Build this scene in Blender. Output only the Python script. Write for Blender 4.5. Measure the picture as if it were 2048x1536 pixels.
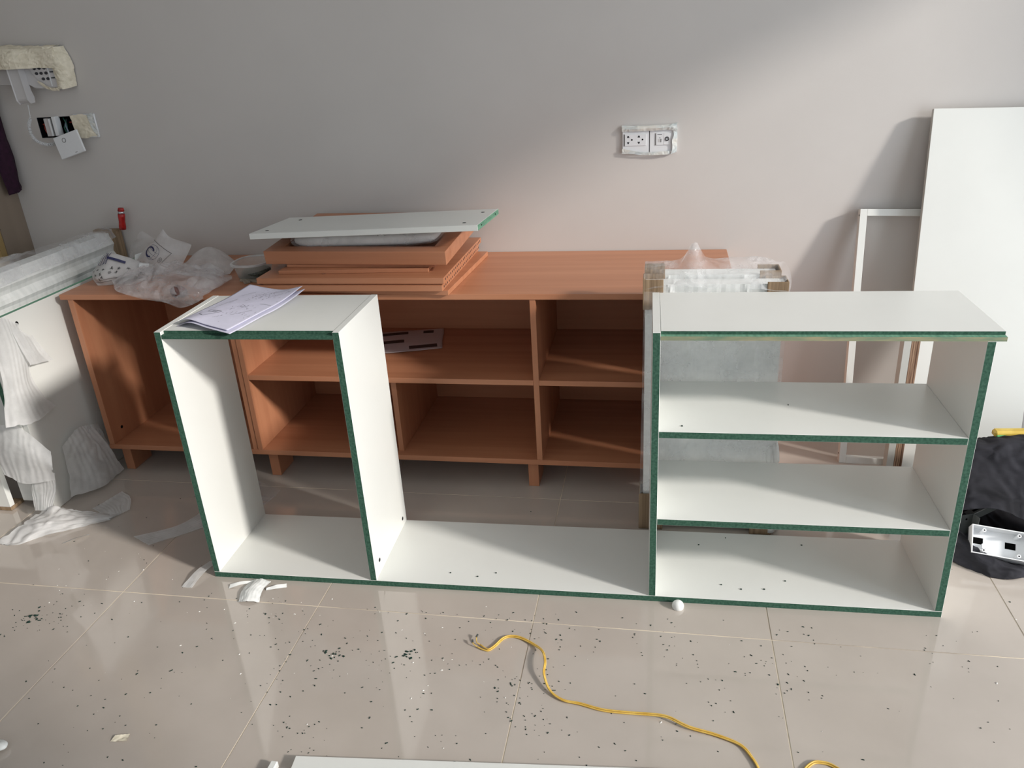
import bpy, bmesh, math, random
import numpy as np
from mathutils import Vector, Matrix, noise
for o in list(bpy.data.objects): bpy.data.objects.remove(o)
S = bpy.context.scene
C = S.collection
R = random.Random(7)

# ------------------------------------------------------------------ camera
CAM_F, PITCH, ROLL, YAW, CAM_H = 1587.75, .4141, -.0619, -.1995, 1.4111
cam = bpy.data.cameras.new('camera'); co = bpy.data.objects.new('camera', cam); C.objects.link(co)
cam.sensor_fit = 'HORIZONTAL'; cam.sensor_width = 36.0; cam.lens = CAM_F/2048*36; cam.clip_start = .02
_cp, _sp, _cy, _sy = math.cos(PITCH), math.sin(PITCH), math.cos(YAW), math.sin(YAW)
fwd = Vector((_sy*_cp, _cy*_cp, -_sp)); _r = Vector((_cy, -_sy, 0)); _u = _r.cross(fwd)
_c, _s = math.cos(ROLL), math.sin(ROLL)
rr = _c*_r + _s*_u; uu = -_s*_r + _c*_u
M = Matrix((rr, uu, -fwd)).transposed().to_4x4(); M.translation = (0, 0, CAM_H); co.matrix_world = M
S.camera = co

# ------------------------------------------------------------------ light
W = bpy.data.worlds.new('world'); S.world = W; W.use_nodes = True
W.node_tree.nodes['Background'].inputs[0].default_value = (.80, .86, .93, 1)
W.node_tree.nodes['Background'].inputs[1].default_value = 1.05
sun = bpy.data.lights.new('low_sun', 'SUN'); sun.energy = 3.0; sun.angle = math.radians(4.8); sun.color = (1, .935, .87)
so = bpy.data.objects.new('low_sun', sun); C.objects.link(so)
so.rotation_euler = Vector((-1, .38, -.47)).to_track_quat('-Z', 'Y').to_euler(); so.location = (4, -1, 3)
win = bpy.data.lights.new('window_daylight', 'AREA'); win.shape = 'RECTANGLE'; win.size = 2.6; win.size_y = 2.2
win.energy = 38; win.color = (.86, .93, 1)
wo = bpy.data.objects.new('window_daylight', win); C.objects.link(wo)
wo.location = (2.72, .85, 1.15); wo.rotation_euler = Vector((-1, 0, 0)).to_track_quat('-Z', 'Z').to_euler()
S.view_settings.view_transform = 'Standard'; S.view_settings.look = 'None'
S.view_settings.gamma = 1; S.view_settings.use_curve_mapping = False; S.view_settings.exposure = 0.13

# ------------------------------------------------------------------ materials
def lin(r, g, b):
    f = lambda v: ((v/255+.055)/1.055)**2.4 if v > 10 else v/255/12.92
    return (f(r), f(g), f(b), 1)
def mat(name, col, rough=.5, col2=None, scale=(20, 20, 20), bump=0, bscale=None, spec=.5, metal=0, detail=4, lo=.35, hi=.65, coat=0, trans=0):
    m = bpy.data.materials.new(name); m.use_nodes = True; nt = m.node_tree; N = nt.nodes; L = nt.links
    b = N['Principled BSDF']; b.inputs['Base Color'].default_value = col; b.inputs['Roughness'].default_value = rough
    b.inputs['Specular IOR Level'].default_value = spec; b.inputs['Metallic'].default_value = metal
    b.inputs['Coat Weight'].default_value = coat
    tc = N.new('ShaderNodeTexCoord')
    def nz(sc, dt):
        mp = N.new('ShaderNodeMapping'); mp.inputs['Scale'].default_value = sc; L.new(tc.outputs['Object'], mp.inputs[0])
        n = N.new('ShaderNodeTexNoise'); n.inputs['Scale'].default_value = 1; n.inputs['Detail'].default_value = dt
        L.new(mp.outputs[0], n.inputs['Vector']); return n
    if col2:
        n = nz(scale, detail); r = N.new('ShaderNodeValToRGB'); r.color_ramp.elements[0].position = lo; r.color_ramp.elements[1].position = hi
        r.color_ramp.elements[0].color = col; r.color_ramp.elements[1].color = col2
        L.new(n.outputs[0], r.inputs[0]); L.new(r.outputs[0], b.inputs['Base Color'])
    if bump:
        n = nz(bscale or scale, detail); bp = N.new('ShaderNodeBump'); bp.inputs['Strength'].default_value = bump; bp.inputs['Distance'].default_value = .002
        L.new(n.outputs[0], bp.inputs['Height']); L.new(bp.outputs[0], b.inputs['Normal'])
    if trans:
        t = N.new('ShaderNodeBsdfTransparent'); mx = N.new('ShaderNodeMixShader'); mx.inputs[0].default_value = 1-trans
        L.new(t.outputs[0], mx.inputs[1]); L.new(b.outputs[0], mx.inputs[2]); L.new(mx.outputs[0], N['Material Output'].inputs['Surface'])
    return m
WALL = mat('wall_paint', lin(204, 200, 196), .72, lin(207, 203, 199), (3, 3, 3), .05, (300, 300, 300), spec=.3)
CEIL = mat('ceiling_paint', lin(240, 240, 238), .8)
TILE = mat('polished_tile', lin(186, 177, 168), .07, lin(194, 185, 176), (5, 5, 5), .015, (30, 30, 30), spec=.95, lo=.3, hi=.7)
GROUT = mat('cream_grout', lin(240, 228, 206), .8, lin(176, 164, 150), (2.6, 2.6, 2.6), lo=.44, hi=.58)
MEL = mat('white_melamine', lin(230, 232, 228), .30, lin(227, 229, 225), (4, 4, 4), .02, (400, 400, 400), spec=.4)
MEL2 = mat('grey_edge_band', lin(196, 196, 190), .4)
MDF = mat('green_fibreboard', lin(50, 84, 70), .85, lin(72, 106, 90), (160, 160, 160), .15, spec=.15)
MDF_LIT = mat('sunlit_green_fibreboard', lin(120, 165, 140), .85, lin(95, 140, 118), (120, 20, 120), .2, spec=.2)  # same green fibreboard, lightened: sunlight on raw edges put into the colour
KHAKI = mat('raw_chipped_edge', lin(165, 158, 128), .9, lin(118, 140, 118), (14, 60, 90), .2, spec=.2)
WOODX = mat('beech_laminate', lin(190, 132, 99), .38, lin(178, 120, 88), (1.3, 30, 30), .05, (2, 90, 90), spec=.45, detail=6)
WOODZ = mat('beech_laminate_upright', lin(188, 130, 97), .38, lin(176, 118, 87), (30, 30, 1.3), .05, (90, 90, 2), spec=.45, detail=6)
PLY = mat('plywood_edge', lin(170, 140, 115), .85, lin(105, 75, 58), (200, 30, 4), .2)
FOAM = mat('white_packing_foam', lin(240, 242, 240), .6, lin(226, 229, 227), (12, 60, 12), .5, (14, 90, 14), spec=.4)
CARD = mat('corrugated_cardboard', lin(160, 138, 112), .85, lin(130, 110, 88), (160, 160, 3), .5, (200, 200, 2), spec=.2)
BLACKP = mat('black_hole', (.004, .004, .004, 1), .9, spec=0)
DARKW = mat('dark_wall_box', lin(22, 24, 30), .9, spec=.1)
PLAST = mat('white_switch_plastic', lin(232, 234, 236), .25, spec=.5)
PLASTG = mat('ivory_phone_plastic', lin(205, 203, 203), .35, spec=.5)
GREYP = mat('grey_plastic', lin(120, 120, 120), .5)
KEY = mat('dark_key_print', lin(45, 47, 52), .5)
TAPE = mat('masking_tape', lin(238, 230, 210), .7, lin(222, 214, 192), (25, 60, 60), .35, (50, 80, 80), spec=.3)
TAPEW = mat('pale_tape', lin(224, 222, 214), .6, lin(196, 206, 208), (20, 40, 40), .35, (50, 80, 80), spec=.4)
PAPER = mat('lilac_white_paper', lin(214, 213, 232), .8, lin(208, 208, 226), (30, 30, 30), .1, spec=.2)
PAPERD = mat('printed_paper', lin(200, 188, 190), .8)
INK = mat('pencil_ink', lin(92, 92, 104), .8)
INKB = mat('navy_print_ink', lin(38, 40, 82), .5)
INKK = mat('dark_print_ink', lin(50, 50, 52), .6)
INKD = mat('brown_print_block', lin(70, 52, 50), .7)
RED = mat('red_plastic', lin(190, 30, 26), .25, lin(150, 20, 20), (60, 60, 60), spec=.6)
SILV = mat('silver_metal', lin(200, 200, 205), .25, metal=.9)
STEEL = mat('grey_zinc_steel', lin(150, 152, 150), .45, metal=.6)
STEELD = mat('dark_steel', lin(88, 92, 90), .5, metal=.4)
YEL = mat('yellow_cable_sheath', lin(230, 196, 104), .35, lin(214, 172, 72), (40, 40, 40), spec=.5)
YELB = mat('yellow_painted_metal', lin(226, 198, 96), .5, lin(212, 180, 74), (30, 30, 30))
GRN = mat('green_plastic_cap', lin(96, 178, 110), .4)
CLOTH = mat('black_dusty_cloth', lin(30, 30, 34), .85, lin(52, 52, 58), (9, 9, 22), .5, (30, 30, 60), spec=.25)
PURP = mat('dark_purple_cloth', lin(52, 20, 44), .95, lin(40, 14, 34), (60, 60, 60), .4)
NAVY = mat('navy_cloth', lin(40, 52, 74), .95, lin(24, 30, 44), (20, 20, 20))
CURT = mat('brown_grey_laminate', lin(150, 134, 118), .6, lin(132, 118, 104), (6, 6, 1))
STRIPW = mat('ochre_edge', lin(166, 140, 92), .7)
SCREW = mat('bagged_screws', lin(74, 78, 74), .5, lin(120, 122, 116), (220, 220, 220), .6, metal=.4)
CHIPM = mat('green_black_chips', lin(40, 58, 52), .9, spec=.1)
CRUMB = mat('white_crumbs', lin(235, 235, 230), .9)
WOODSC = mat('grey_wood_offcut', lin(176, 166, 150), .8, lin(150, 140, 126), (20, 200, 60))
GLASSM = mat('door_glass', (.9, .95, .95, 1), .02, trans=.92)
ALU = mat('white_aluminium', lin(225, 226, 226), .4)

def film(name, col, t_lo=.35, t_hi=.9, rough=.12, scale=14, translucent=.5, bump=.3):
    """thin crumpled plastic: see-through where flat, milky where folded"""
    m = bpy.data.materials.new(name); m.use_nodes = True; nt = m.node_tree; N = nt.nodes; L = nt.links
    b = N['Principled BSDF']; b.inputs['Base Color'].default_value = col; b.inputs['Roughness'].default_value = rough
    b.inputs['Specular IOR Level'].default_value = .8
    tl = N.new('ShaderNodeBsdfTranslucent'); tl.inputs[0].default_value = col
    m1 = N.new('ShaderNodeMixShader'); m1.inputs[0].default_value = translucent*.6
    L.new(b.outputs[0], m1.inputs[1]); L.new(tl.outputs[0], m1.inputs[2])
    tr = N.new('ShaderNodeBsdfTransparent'); m2 = N.new('ShaderNodeMixShader')
    tc = N.new('ShaderNodeTexCoord'); n = N.new('ShaderNodeTexNoise'); n.inputs['Scale'].default_value = scale; n.inputs['Detail'].default_value = 5
    L.new(tc.outputs['Object'], n.inputs['Vector'])
    mr = N.new('ShaderNodeMapRange'); mr.inputs[1].default_value = .35; mr.inputs[2].default_value = .65; mr.inputs[3].default_value = 1-t_hi; mr.inputs[4].default_value = 1-t_lo
    L.new(n.outputs[0], mr.inputs[0]); L.new(mr.outputs[0], m2.inputs[0])
    L.new(tr.outputs[0], m2.inputs[1]); L.new(m1.outputs[0], m2.inputs[2])
    v = N.new('ShaderNodeTexVoronoi'); v.feature = 'DISTANCE_TO_EDGE'; v.inputs['Scale'].default_value = scale*2.2
    L.new(tc.outputs['Object'], v.inputs['Vector'])
    bp = N.new('ShaderNodeBump'); bp.inputs['Strength'].default_value = bump; bp.inputs['Distance'].default_value = .004
    L.new(v.outputs[0], bp.inputs['Height']); L.new(bp.outputs[0], b.inputs['Normal'])
    L.new(m2.outputs[0], N['Material Output'].inputs['Surface']); return m
CLEAR = film('clear_bag_film', (.86, .87, .9, 1), .50, .86, .07, 13, bump=.2)
CLING = film('cling_film', (.92, .93, .95, 1), .62, .94, .05, 14, bump=.28)
MILK = film('milky_bag_film', (.80, .79, .79, 1), .08, .28, .2, 14)
FOAMS = film('foam_sheet_film', (.86, .87, .87, 1), .12, .32, .5, 16)
TUBM = film('clear_tub_plastic', (.80, .84, .82, 1), .4, .55, .15, 10)

# ------------------------------------------------------------------ mesh helpers
def obj(name, bm, m, parent=None, smooth=False, bev=0, kind=None):
    me = bpy.data.meshes.new(name)
    if bev: bmesh.ops.bevel(bm, geom=[e for e in bm.edges], offset=bev, segments=1, affect='EDGES', clamp_overlap=True)
    bmesh.ops.recalc_face_normals(bm, faces=bm.faces)
    bm.to_mesh(me); bm.free()
    for x in (m if isinstance(m, (list, tuple)) else [m]): me.materials.append(x)
    if smooth: me.polygons.foreach_set('use_smooth', [True]*len(me.polygons))
    o = bpy.data.objects.new(name, me); C.objects.link(o)
    if parent: o.parent = parent
    if kind: o['kind'] = kind
    return o
def thing(name, label, cat, loc=(0, 0, 0), rot=(0, 0, 0), group=None):
    o = bpy.data.objects.new(name, None); C.objects.link(o); o.location = loc; o.rotation_euler = rot
    o.empty_display_size = .05; o['label'] = label; o['category'] = cat
    if group: o['group'] = group
    return o
def tag(o, label, cat, group=None):
    o['label'] = label; o['category'] = cat
    if group: o['group'] = group
    return o
def struct(o): o['kind'] = 'structure'; return o
FACES = {'-z': (0, 3, 2, 1), '+z': (4, 5, 6, 7), '-y': (0, 1, 5, 4), '+x': (1, 2, 6, 5), '+y': (2, 3, 7, 6), '-x': (3, 0, 4, 7)}
def bx(bm, a, b, mats=None, M=None):
    P = [Vector((x, y, z)) for z in (a[2], b[2]) for x, y in ((a[0], a[1]), (b[0], a[1]), (b[0], b[1]), (a[0], b[1]))]
    if M is not None: P = [M @ p for p in P]
    v = [bm.verts.new(p) for p in P]
    for k, f in FACES.items():
        fc = bm.faces.new([v[i] for i in f]); fc.material_index = (mats or {}).get(k, 0)
    return bm
def BX(a, b, mats=None, M=None): return bx(bmesh.new(), a, b, mats, M)
def prism(pts, y0, y1, axis='y'):
    """extrude an outline of 2-D points along an axis; outline in the other two axes"""
    bm = bmesh.new(); f = {'y': lambda p, t: (p[0], t, p[1]), 'x': lambda p, t: (t, p[0], p[1]), 'z': lambda p, t: (p[0], p[1], t)}[axis]
    A = [bm.verts.new(f(p, y0)) for p in pts]; B = [bm.verts.new(f(p, y1)) for p in pts]; n = len(pts)
    bm.faces.new(A); bm.faces.new(B[::-1])
    for i in range(n): bm.faces.new((A[i], A[(i+1) % n], B[(i+1) % n], B[i]))
    return bm
def cr(P, t):
    """Catmull-Rom through rows of points at parameter 0..1"""
    n = len(P)-1; x = min(max(t, 0), 1)*n; i = min(int(x), n-1); f = x-i
    p = [P[max(0, min(n, i+k))] for k in (-1, 0, 1, 2)]
    if i == 0: p[0] = 2*p[1]-p[2]
    if i+1 == n: p[3] = 2*p[2]-p[1]
    return .5*((2*p[1])+(-p[0]+p[2])*f+(2*p[0]-5*p[1]+4*p[2]-p[3])*f*f+(-p[0]+3*p[1]-3*p[2]+p[3])*f**3)
def surf(ctrl):
    G = [[np.array(c, float) for c in r] for r in ctrl]
    return lambda u, v: cr([cr(r, u) for r in G], v)
def crease(p, s, seed=0):
    """sharp folds: ridged noise in two stretched directions"""
    q = Vector(p)*s*.55+Vector((seed*3.1, seed*1.7, seed)); w = noise.noise(q*.7)*.6
    a = 1-2.4*abs(noise.noise(Vector((q.x*1.5+w, q.y*.8, q.z*1.1)))); b = 1-2.4*abs(noise.noise(Vector((q.x*.7+9, q.y*1.6-w, q.z*1.9+4))))
    return .5*(max(a, b)-.55)
def patch(f, nu, nv, amp=0, fr=8, cr_amp=0, cr_fr=10, seed=0, zmin=None, edge=0, pleat=0):
    bm = bmesh.new(); g = []
    for j in range(nv+1):
        row = []
        for i in range(nu+1):
            u, v = i/nu, j/nv
            if edge:
                u2 = u+edge*noise.noise(Vector((v*7, seed, 0)))*(1 if i in (0, nu) else 0); v2 = v+edge*noise.noise(Vector((u*7, seed, 5)))*(1 if j in (0, nv) else 0)
            else: u2, v2 = u, v
            p = f(min(max(u2, -.1), 1.1), min(max(v2, -.1), 1.1)); e = 1e-3
            n = np.cross(f(u+e, v)-f(u-e, v), f(u, v+e)-f(u, v-e)); L = np.linalg.norm(n); n = n/L if L > 1e-9 else np.array([0, 0, 1.])
            d = amp*noise.noise(Vector(p)*fr+Vector((seed, 0, 0)))+(cr_amp*crease(p, cr_fr, seed) if cr_amp else 0)
            if pleat: d += pleat*math.sin(u*48+6*noise.noise(Vector((u*3, v*2, seed))))
            p = p+n*d
            if zmin is not None: p[2] = max(p[2], zmin)
            row.append(bm.verts.new(p))
        g.append(row)
    for j in range(nv):
        for i in range(nu):
            try: bm.faces.new((g[j][i], g[j][i+1], g[j+1][i+1], g[j+1][i]))
            except ValueError: pass
    return bm
def thick(o, t):
    m = o.modifiers.new('thickness', 'SOLIDIFY'); m.thickness = t; m.offset = 1; return o
def tube(bm, pts, r, seg=8, cap=True):
    pts = [Vector(p) for p in pts]; rings = []; up = Vector((0, 0, 1))
    for i, p in enumerate(pts):
        t = (pts[min(i+1, len(pts)-1)]-pts[max(i-1, 0)]).normalized()
        a = t.cross(up);
        if a.length < 1e-3: a = t.cross(Vector((1, 0, 0)))
        a.normalize(); b = a.cross(t); rad = r(i/(len(pts)-1)) if callable(r) else r
        rings.append([bm.verts.new(p+(a*math.cos(k*2*math.pi/seg)+b*math.sin(k*2*math.pi/seg))*rad) for k in range(seg)])
    for A, B in zip(rings, rings[1:]):
        for k in range(seg): bm.faces.new((A[k], A[(k+1) % seg], B[(k+1) % seg], B[k]))
    if cap: bm.faces.new(rings[0][::-1]); bm.faces.new(rings[-1])
    return bm
def spline(pts, n):
    P = [np.array(p, float) for p in pts]; return [Vector(cr(P, i/(n-1))) for i in range(n)]
def cyl(bm, c, r, h, axis='z', seg=16, r2=None):
    d = {'x': Vector((1, 0, 0)), 'y': Vector((0, 1, 0)), 'z': Vector((0, 0, 1))}[axis]; c = Vector(c)
    return tube(bm, [c, c+d*h], (lambda t: r+(r2-r)*t) if r2 else r, seg)
def blob(c, rad, seed=0, cr_amp=.02, cr_fr=16, amp=.02, fr=8, clampf=None, nu=56, nv=32, shape=None):
    bm = bmesh.new(); g = []
    for j in range(nv+1):
        th = math.pi*j/nv; row = []
        for i in range(nu):
            ph = 2*math.pi*i/nu; d = Vector((math.sin(th)*math.cos(ph), math.sin(th)*math.sin(ph), math.cos(th)))
            k = shape(ph) if shape else 1
            p = Vector((c[0]+d.x*rad[0]*k, c[1]+d.y*rad[1]*k, c[2]+d.z*rad[2]))
            q = p+d*(amp*noise.noise(p*fr+Vector((seed, 0, 0)))+cr_amp*crease(p, cr_fr, seed))
            if clampf: q = Vector(clampf(q))
            row.append(bm.verts.new(q))
        g.append(row)
    for j in range(nv):
        for i in range(nu):
            a = (g[j][i], g[j][(i+1) % nu], g[j+1][(i+1) % nu], g[j+1][i])
            try: bm.faces.new(a)
            except ValueError: pass
    bmesh.ops.remove_doubles(bm, verts=bm.verts, dist=2e-4)
    return bm
def ribbon(bm, F, pts, w, lift=.0008, closed=False):
    """flat print: a stroke laid on a surface function F(u, v); pts and w are in surface units"""
    Q = [np.array(p, float) for p in pts]
    if closed: Q.append(Q[0])
    D = []
    for a, b in zip(Q, Q[1:]):
        k = max(1, int(np.linalg.norm(b-a)/.05)); D += [a+(b-a)*i/k for i in range(k)]
    D.append(Q[-1]); e = 1e-3; prev = None
    for i, p in enumerate(D):
        P = F(*p); n = np.cross(F(p[0]+e, p[1])-F(p[0]-e, p[1]), F(p[0], p[1]+e)-F(p[0], p[1]-e)); n /= np.linalg.norm(n)+1e-12
        if n @ (np.array([0, 0, CAM_H])-P) < 0: n = -n
        a, b = F(*D[max(i-1, 0)]), F(*D[min(i+1, len(D)-1)]); t = b-a; t /= np.linalg.norm(t)+1e-12
        s = np.cross(n, t)*w/2
        cur = (bm.verts.new(P+n*lift+s), bm.verts.new(P+n*lift-s))
        if prev: bm.faces.new((prev[0], prev[1], cur[1], cur[0]))
        prev = cur
    return bm
# ------------------------------------------------------------------ room
D = 2.778; XL, XR, YF, ZC = -2.5, 2.75, -2.4, 3.15
floor = struct(obj('floor', BX((-4.0, YF, -.05), (XR, D+.05, -.0012)), GROUT))
T0x, T0y, T = -.3113, 1.6236, .6; g = .0016
me0 = None
for i in range(-6, 6):
    for j in range(-7, 2):
        x0, x1 = T0x+i*T+g, T0x+(i+1)*T-g; y0, y1 = T0y+j*T+g, T0y+(j+1)*T-g
        x0 = max(x0, -3.95); x1 = min(x1, XR-.002); y0 = max(y0, YF+.002); y1 = min(y1, D-.003)
        if x1-x0 < .02 or y1-y0 < .02: continue
        full = x1-x0 > .59 and y1-y0 > .59
        if full and me0:
            t = bpy.data.objects.new('tile', me0); C.objects.link(t); t.parent = floor
        else:
            t = obj('tile', BX((0, 0, -.0011), (x1-x0, y1-y0, 0)), TILE, floor)
            if full: me0 = t.data
        t.location = (x0, y0, 0)
def wall_pieces(rects, y0, y1):
    bm = bmesh.new()
    for a, b, c, d in rects: bx(bm, (a, y0, c), (b, y1, d))
    return bm
hx0, hx1, hz0, hz1 = -2.322, -2.165, 1.152, 1.226
struct(obj('wall_back', wall_pieces([(-4.0, hx0, 0, ZC), (hx1, XR, 0, ZC), (hx0, hx1, 0, hz0), (hx0, hx1, hz1, ZC)], D, D+.06), WALL))
struct(obj('ceiling', BX((-4.0, YF, ZC), (XR+.1, D+.06, ZC+.05)), CEIL))
wr = struct(obj('wall_right', wall_pieces([(XR, XR+.1, 0, ZC)], 0, 1), WALL)); bpy.data.objects.remove(wr)
bm = bmesh.new(); WY0, WY1, WZ, WYM, WZ2 = -.5, 2.15, 2.50, .54, 3.05  # unseen opening; stepped head shaped so the sun lands where wanted
bx(bm, (XR, WY1, 0), (XR+.1, D+.06, ZC)); bx(bm, (XR, YF, 0), (XR+.1, WY0, ZC)); bx(bm, (XR, WYM, WZ), (XR+.1, WY1, ZC)); bx(bm, (XR, WY0, WZ2), (XR+.1, WYM, ZC))
struct(obj('wall_right', bm, WALL))
bm = bmesh.new(); bx(bm, (-4.0, YF-.1, 0), (XR+.1, YF, 1.25)); bx(bm, (-4.0, YF-.1, 2.62), (XR+.1, YF, ZC)); bx(bm, (-4.0, YF-.1, 1.25), (-2.8, YF, 2.62)); bx(bm, (2.0, YF-.1, 1.25), (XR+.1, YF, 2.62))  # unseen wall; opening set high so sky light enters only from above
struct(obj('wall_front', bm, WALL))
struct(obj('wall_side', BX((-4.1, YF, 0), (-4.0, D+.06, ZC)), WALL)).name = 'wall_far_left'
wn = thing('window_1', '', ''); del wn['label']; del wn['category']; wn['kind'] = 'structure'
bm = bmesh.new(); bx(bm, (XR+.02, WYM, WZ-.04), (XR+.07, WY1, WZ)); bx(bm, (XR+.02, WY0, WZ2-.04), (XR+.07, WYM, WZ2)); bx(bm, (XR+.02, WY0, 0), (XR+.07, WY0+.04, WZ2-.04)); bx(bm, (XR+.02, WY1-.04, 0), (XR+.07, WY1, WZ-.04))
obj('window_frame', bm, ALU, wn)
# left side: laminate return beside a doorway
lt = struct(obj('wall_left', BX((-2.60, 2.640, 0), (XL, D-.001, 2.68)), CURT))
struct(obj('trim_1', BX((-2.615, 2.612, 0), (-2.503, 2.639, 2.68)), STRIPW))
struct(obj('door_1', BX((-3.4, 2.70, .02), (-2.62, 2.735, 2.1)), NAVY))

gm = tag(obj('hanging_garment', patch(surf([[(-2.47, 2.70, .955), (-2.455, 2.74, .960), (-2.47, 2.768, .975)], [(-2.475, 2.69, 1.10), (-2.455, 2.74, 1.10), (-2.47, 2.768, 1.10)], [(-2.48, 2.68, 1.45), (-2.46, 2.73, 1.45), (-2.475, 2.768, 1.45)]]), 20, 30, .006, 12, .004, 20, 4, pleat=.003), PURP, smooth=True), 'dark purple cloth hanging at the left edge beside the wall', 'cloth'); thick(gm, .003)
hk = obj('hook', tube(bmesh.new(), [Vector((-2.499, 2.73, 1.46)), Vector((-2.475, 2.73, 1.455)), Vector((-2.455, 2.73, 1.462))], .004, 8), SILV, gm)
# ------------------------------------------------------------------ big white frame unit
UX, UY, UA = -1.2735, 1.7183, .0174
unit = thing('shelving_unit', 'large white wall unit with green raw edges, left tower and three shelves at right', 'shelf unit', (UX, UY, 0), (0, 0, UA))
ud = .307; UT = .7665; bv = .0006
mm = [MEL, MDF, KHAKI, MDF_LIT]
def upanel(name, a, b, mats={'-y': 1}): return obj(name, BX(a, b, mats), mm, unit, bev=bv)
upanel('bottom_panel', (0, 0, 0), (1.989, ud, .018))
upanel('side_panel', (0, 0, .0182), (.018, ud, UT))
p2 = upanel('side_panel', (.481, 0, .0182), (.499, ud, UT))
upanel('side_panel', (1.2585, 0, .0182), (1.2765, ud, UT))
upanel('side_panel', (1.971, 0, .0182), (1.989, ud, .747))
def top_panel(x0, x1, km):
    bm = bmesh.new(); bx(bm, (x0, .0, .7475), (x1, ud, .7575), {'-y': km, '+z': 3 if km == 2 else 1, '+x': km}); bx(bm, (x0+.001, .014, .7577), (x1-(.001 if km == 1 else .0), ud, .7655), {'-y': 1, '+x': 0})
    return obj('top_panel', bm, mm, unit)
top_panel(.0182, .4808, 1); top_panel(1.2767, 2.009, 2)
for z in (.5116, .2615): upanel('shelf_panel', (1.2767, 0, z-.018), (1.9708, ud, z))
for y, z in ((.271, .047), (.041, .059)):
    h = obj('screw_hole', cyl(bmesh.new(), (.4992, y, z), .0048, .0006, 'x'), BLACKP, p2)
    rg = bmesh.new(); tube(rg, [Vector((.4995, y+.0058*math.cos(a), z+.0058*math.sin(a))) for a in [k*math.pi/8 for k in range(17)]], .0007, 5, False); obj('hole_rim', rg, GREYP, p2)

# ------------------------------------------------------------------ brown cabinet
cab = thing('tv_cabinet', 'long low beech-brown open cabinet with shelves against the wall, behind the white unit', 'cabinet', (-.89, 2.52, 0))
def cpan(name, a, b, m=WOODX, par=None):
    o = obj(name, BX(a, b), m, par or cab, bev=.0007)
    if par is None: o.matrix_parent_inverse = Matrix.Translation(-cab.location)
    return o
F0 = 2.269
cpan('top_panel', (-2.003, F0, .674), (.222, D-.003, .692))
ls = cpan('side_panel', (-1.978, F0+.003, .119), (-1.957, D-.006, .6738), WOODZ)
cpan('side_panel', (.178, F0+.003, .119), (.199, D-.006, .6738), WOODZ)
cpan('bottom_panel', (-1.981, F0+.002, .1005), (.202, D-.006, .1188))
cpan('divider_panel', (-1.407, F0+.004, .119), (-1.3895, D-.03, .6738), WOODZ)
cpan('divider_panel', (-1.388, F0+.002, .119), (-1.370, D-.03, .6738), WOODZ)
cpan('divider_panel', (-.390, F0+.003, .119), (-.372, D-.03, .6738), WOODZ)
cpan('divider_panel', (-.876, F0+.03, .119), (-.858, D-.03, .3878), WOODZ)
cpan('shelf_panel', (-1.3698, F0+.003, .388), (-.3902, D-.03, .406))
cpan('shelf_panel', (-.3718, F0+.003, .388), (.1778, D-.03, .406))
cpan('back_panel', (-1.9568, D-.029, .119), (.1778, D-.015, .6738))
for x in (-1.958, -1.370, -.427, .155):
    for y in (2.30, 2.62): cpan('leg', (x, y, .0005), (x+.035, y+.105, .1003), WOODZ)
def hole(par, c, r, axis='x', name='screw_hole'):
    o = obj(name, cyl(bmesh.new(), c, r, .0008, axis, 12), BLACKP, par); return o
for y, z in ((2.33, .162), (2.36, .655)):
    o = hole(cab, (-1.9568, y, z), .006); o.matrix_parent_inverse = Matrix.Translation(-cab.location)

# ------------------------------------------------------------------ stack of boards on the cabinet
ZT = .692
def board(name, label, x1, y0, z0, w, dp, t, ang, m=WOODX, tilt=(0, 0), group=None, bev=.0008):
    """x1,y0 is the front right corner; ang swings the back edge to the right"""
    th = thing(name, label, 'board', (x1, y0, z0), (tilt[0], tilt[1], -ang), group)
    obj('panel', BX((-w, 0, 0), (0, dp, t)), m, th, bev=bev); return th
board('brown_board', 'lowest brown board of the stack on the cabinet, turned slightly askew', -.637, 2.256, ZT+.0004, .60, .468, .0150, .060)
s2 = board('brown_board', 'brown board with drilled right edge, second from the bottom of the stack', -.652, 2.246, .7078, .615, .50, .0185, .012)
s3 = board('brown_board', 'brown board with drilled right edge directly under the thin strips in the stack', -.647, 2.252, .7298, .617, .515, .0185, .012)
obj('shadow_backing', BX((-.60, .006, -.0034), (-.006, .50, 0)), WOODX, s3)
for s in (s2, s3):
    bm = bmesh.new()
    for k in range(24): bx(bm, (-.0002, .02+k*.0205, .0065), (.0005, .0265+k*.0205, .0125))
    obj('drill_holes', bm, INKD, s, kind='stuff')
tick = bmesh.new(); tube(tick, [Vector((-.42, .055, .0187)), Vector((-.41, .045, .0187)), Vector((-.385, .07, .0187))], .0007, 4); obj('pencil_tick', tick, INKD, s3)
board('thin_brown_strip', 'lower of two thin brown strips between the boards of the stack', -.712, 2.318, .7486, .495, .34, .0115, -.03)
board('thin_brown_strip', 'upper of two thin brown strips, right under the thick frame', -.694, 2.332, .7605, .50, .33, .0100, .02)
fr = thing('thick_brown_frame', 'thick brown wooden door frame with hollow middle lying on the stack', 'frame', (-.650, 2.312, .7720), (.088, 0, -.052))
w, dp, t, r_ = .617, .41, .043, .05
for a, b in (((-w, 0, 0), (0, r_, t)), ((-w, dp-r_, 0), (0, dp, t))): obj('rail', BX(a, b), WOODX, fr, bev=.0008)
for a, b in (((-w, r_+.0003, 0), (-w+r_, dp-r_-.0003, t)), ((-r_, r_+.0003, 0), (0, dp-r_-.0003, t))): obj('stile', BX(a, b), WOODX, fr, bev=.0008)
obj('inner_panel', BX((-w+r_, r_, .002), (-r_, dp-r_, .008)), WOODX, fr)
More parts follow.
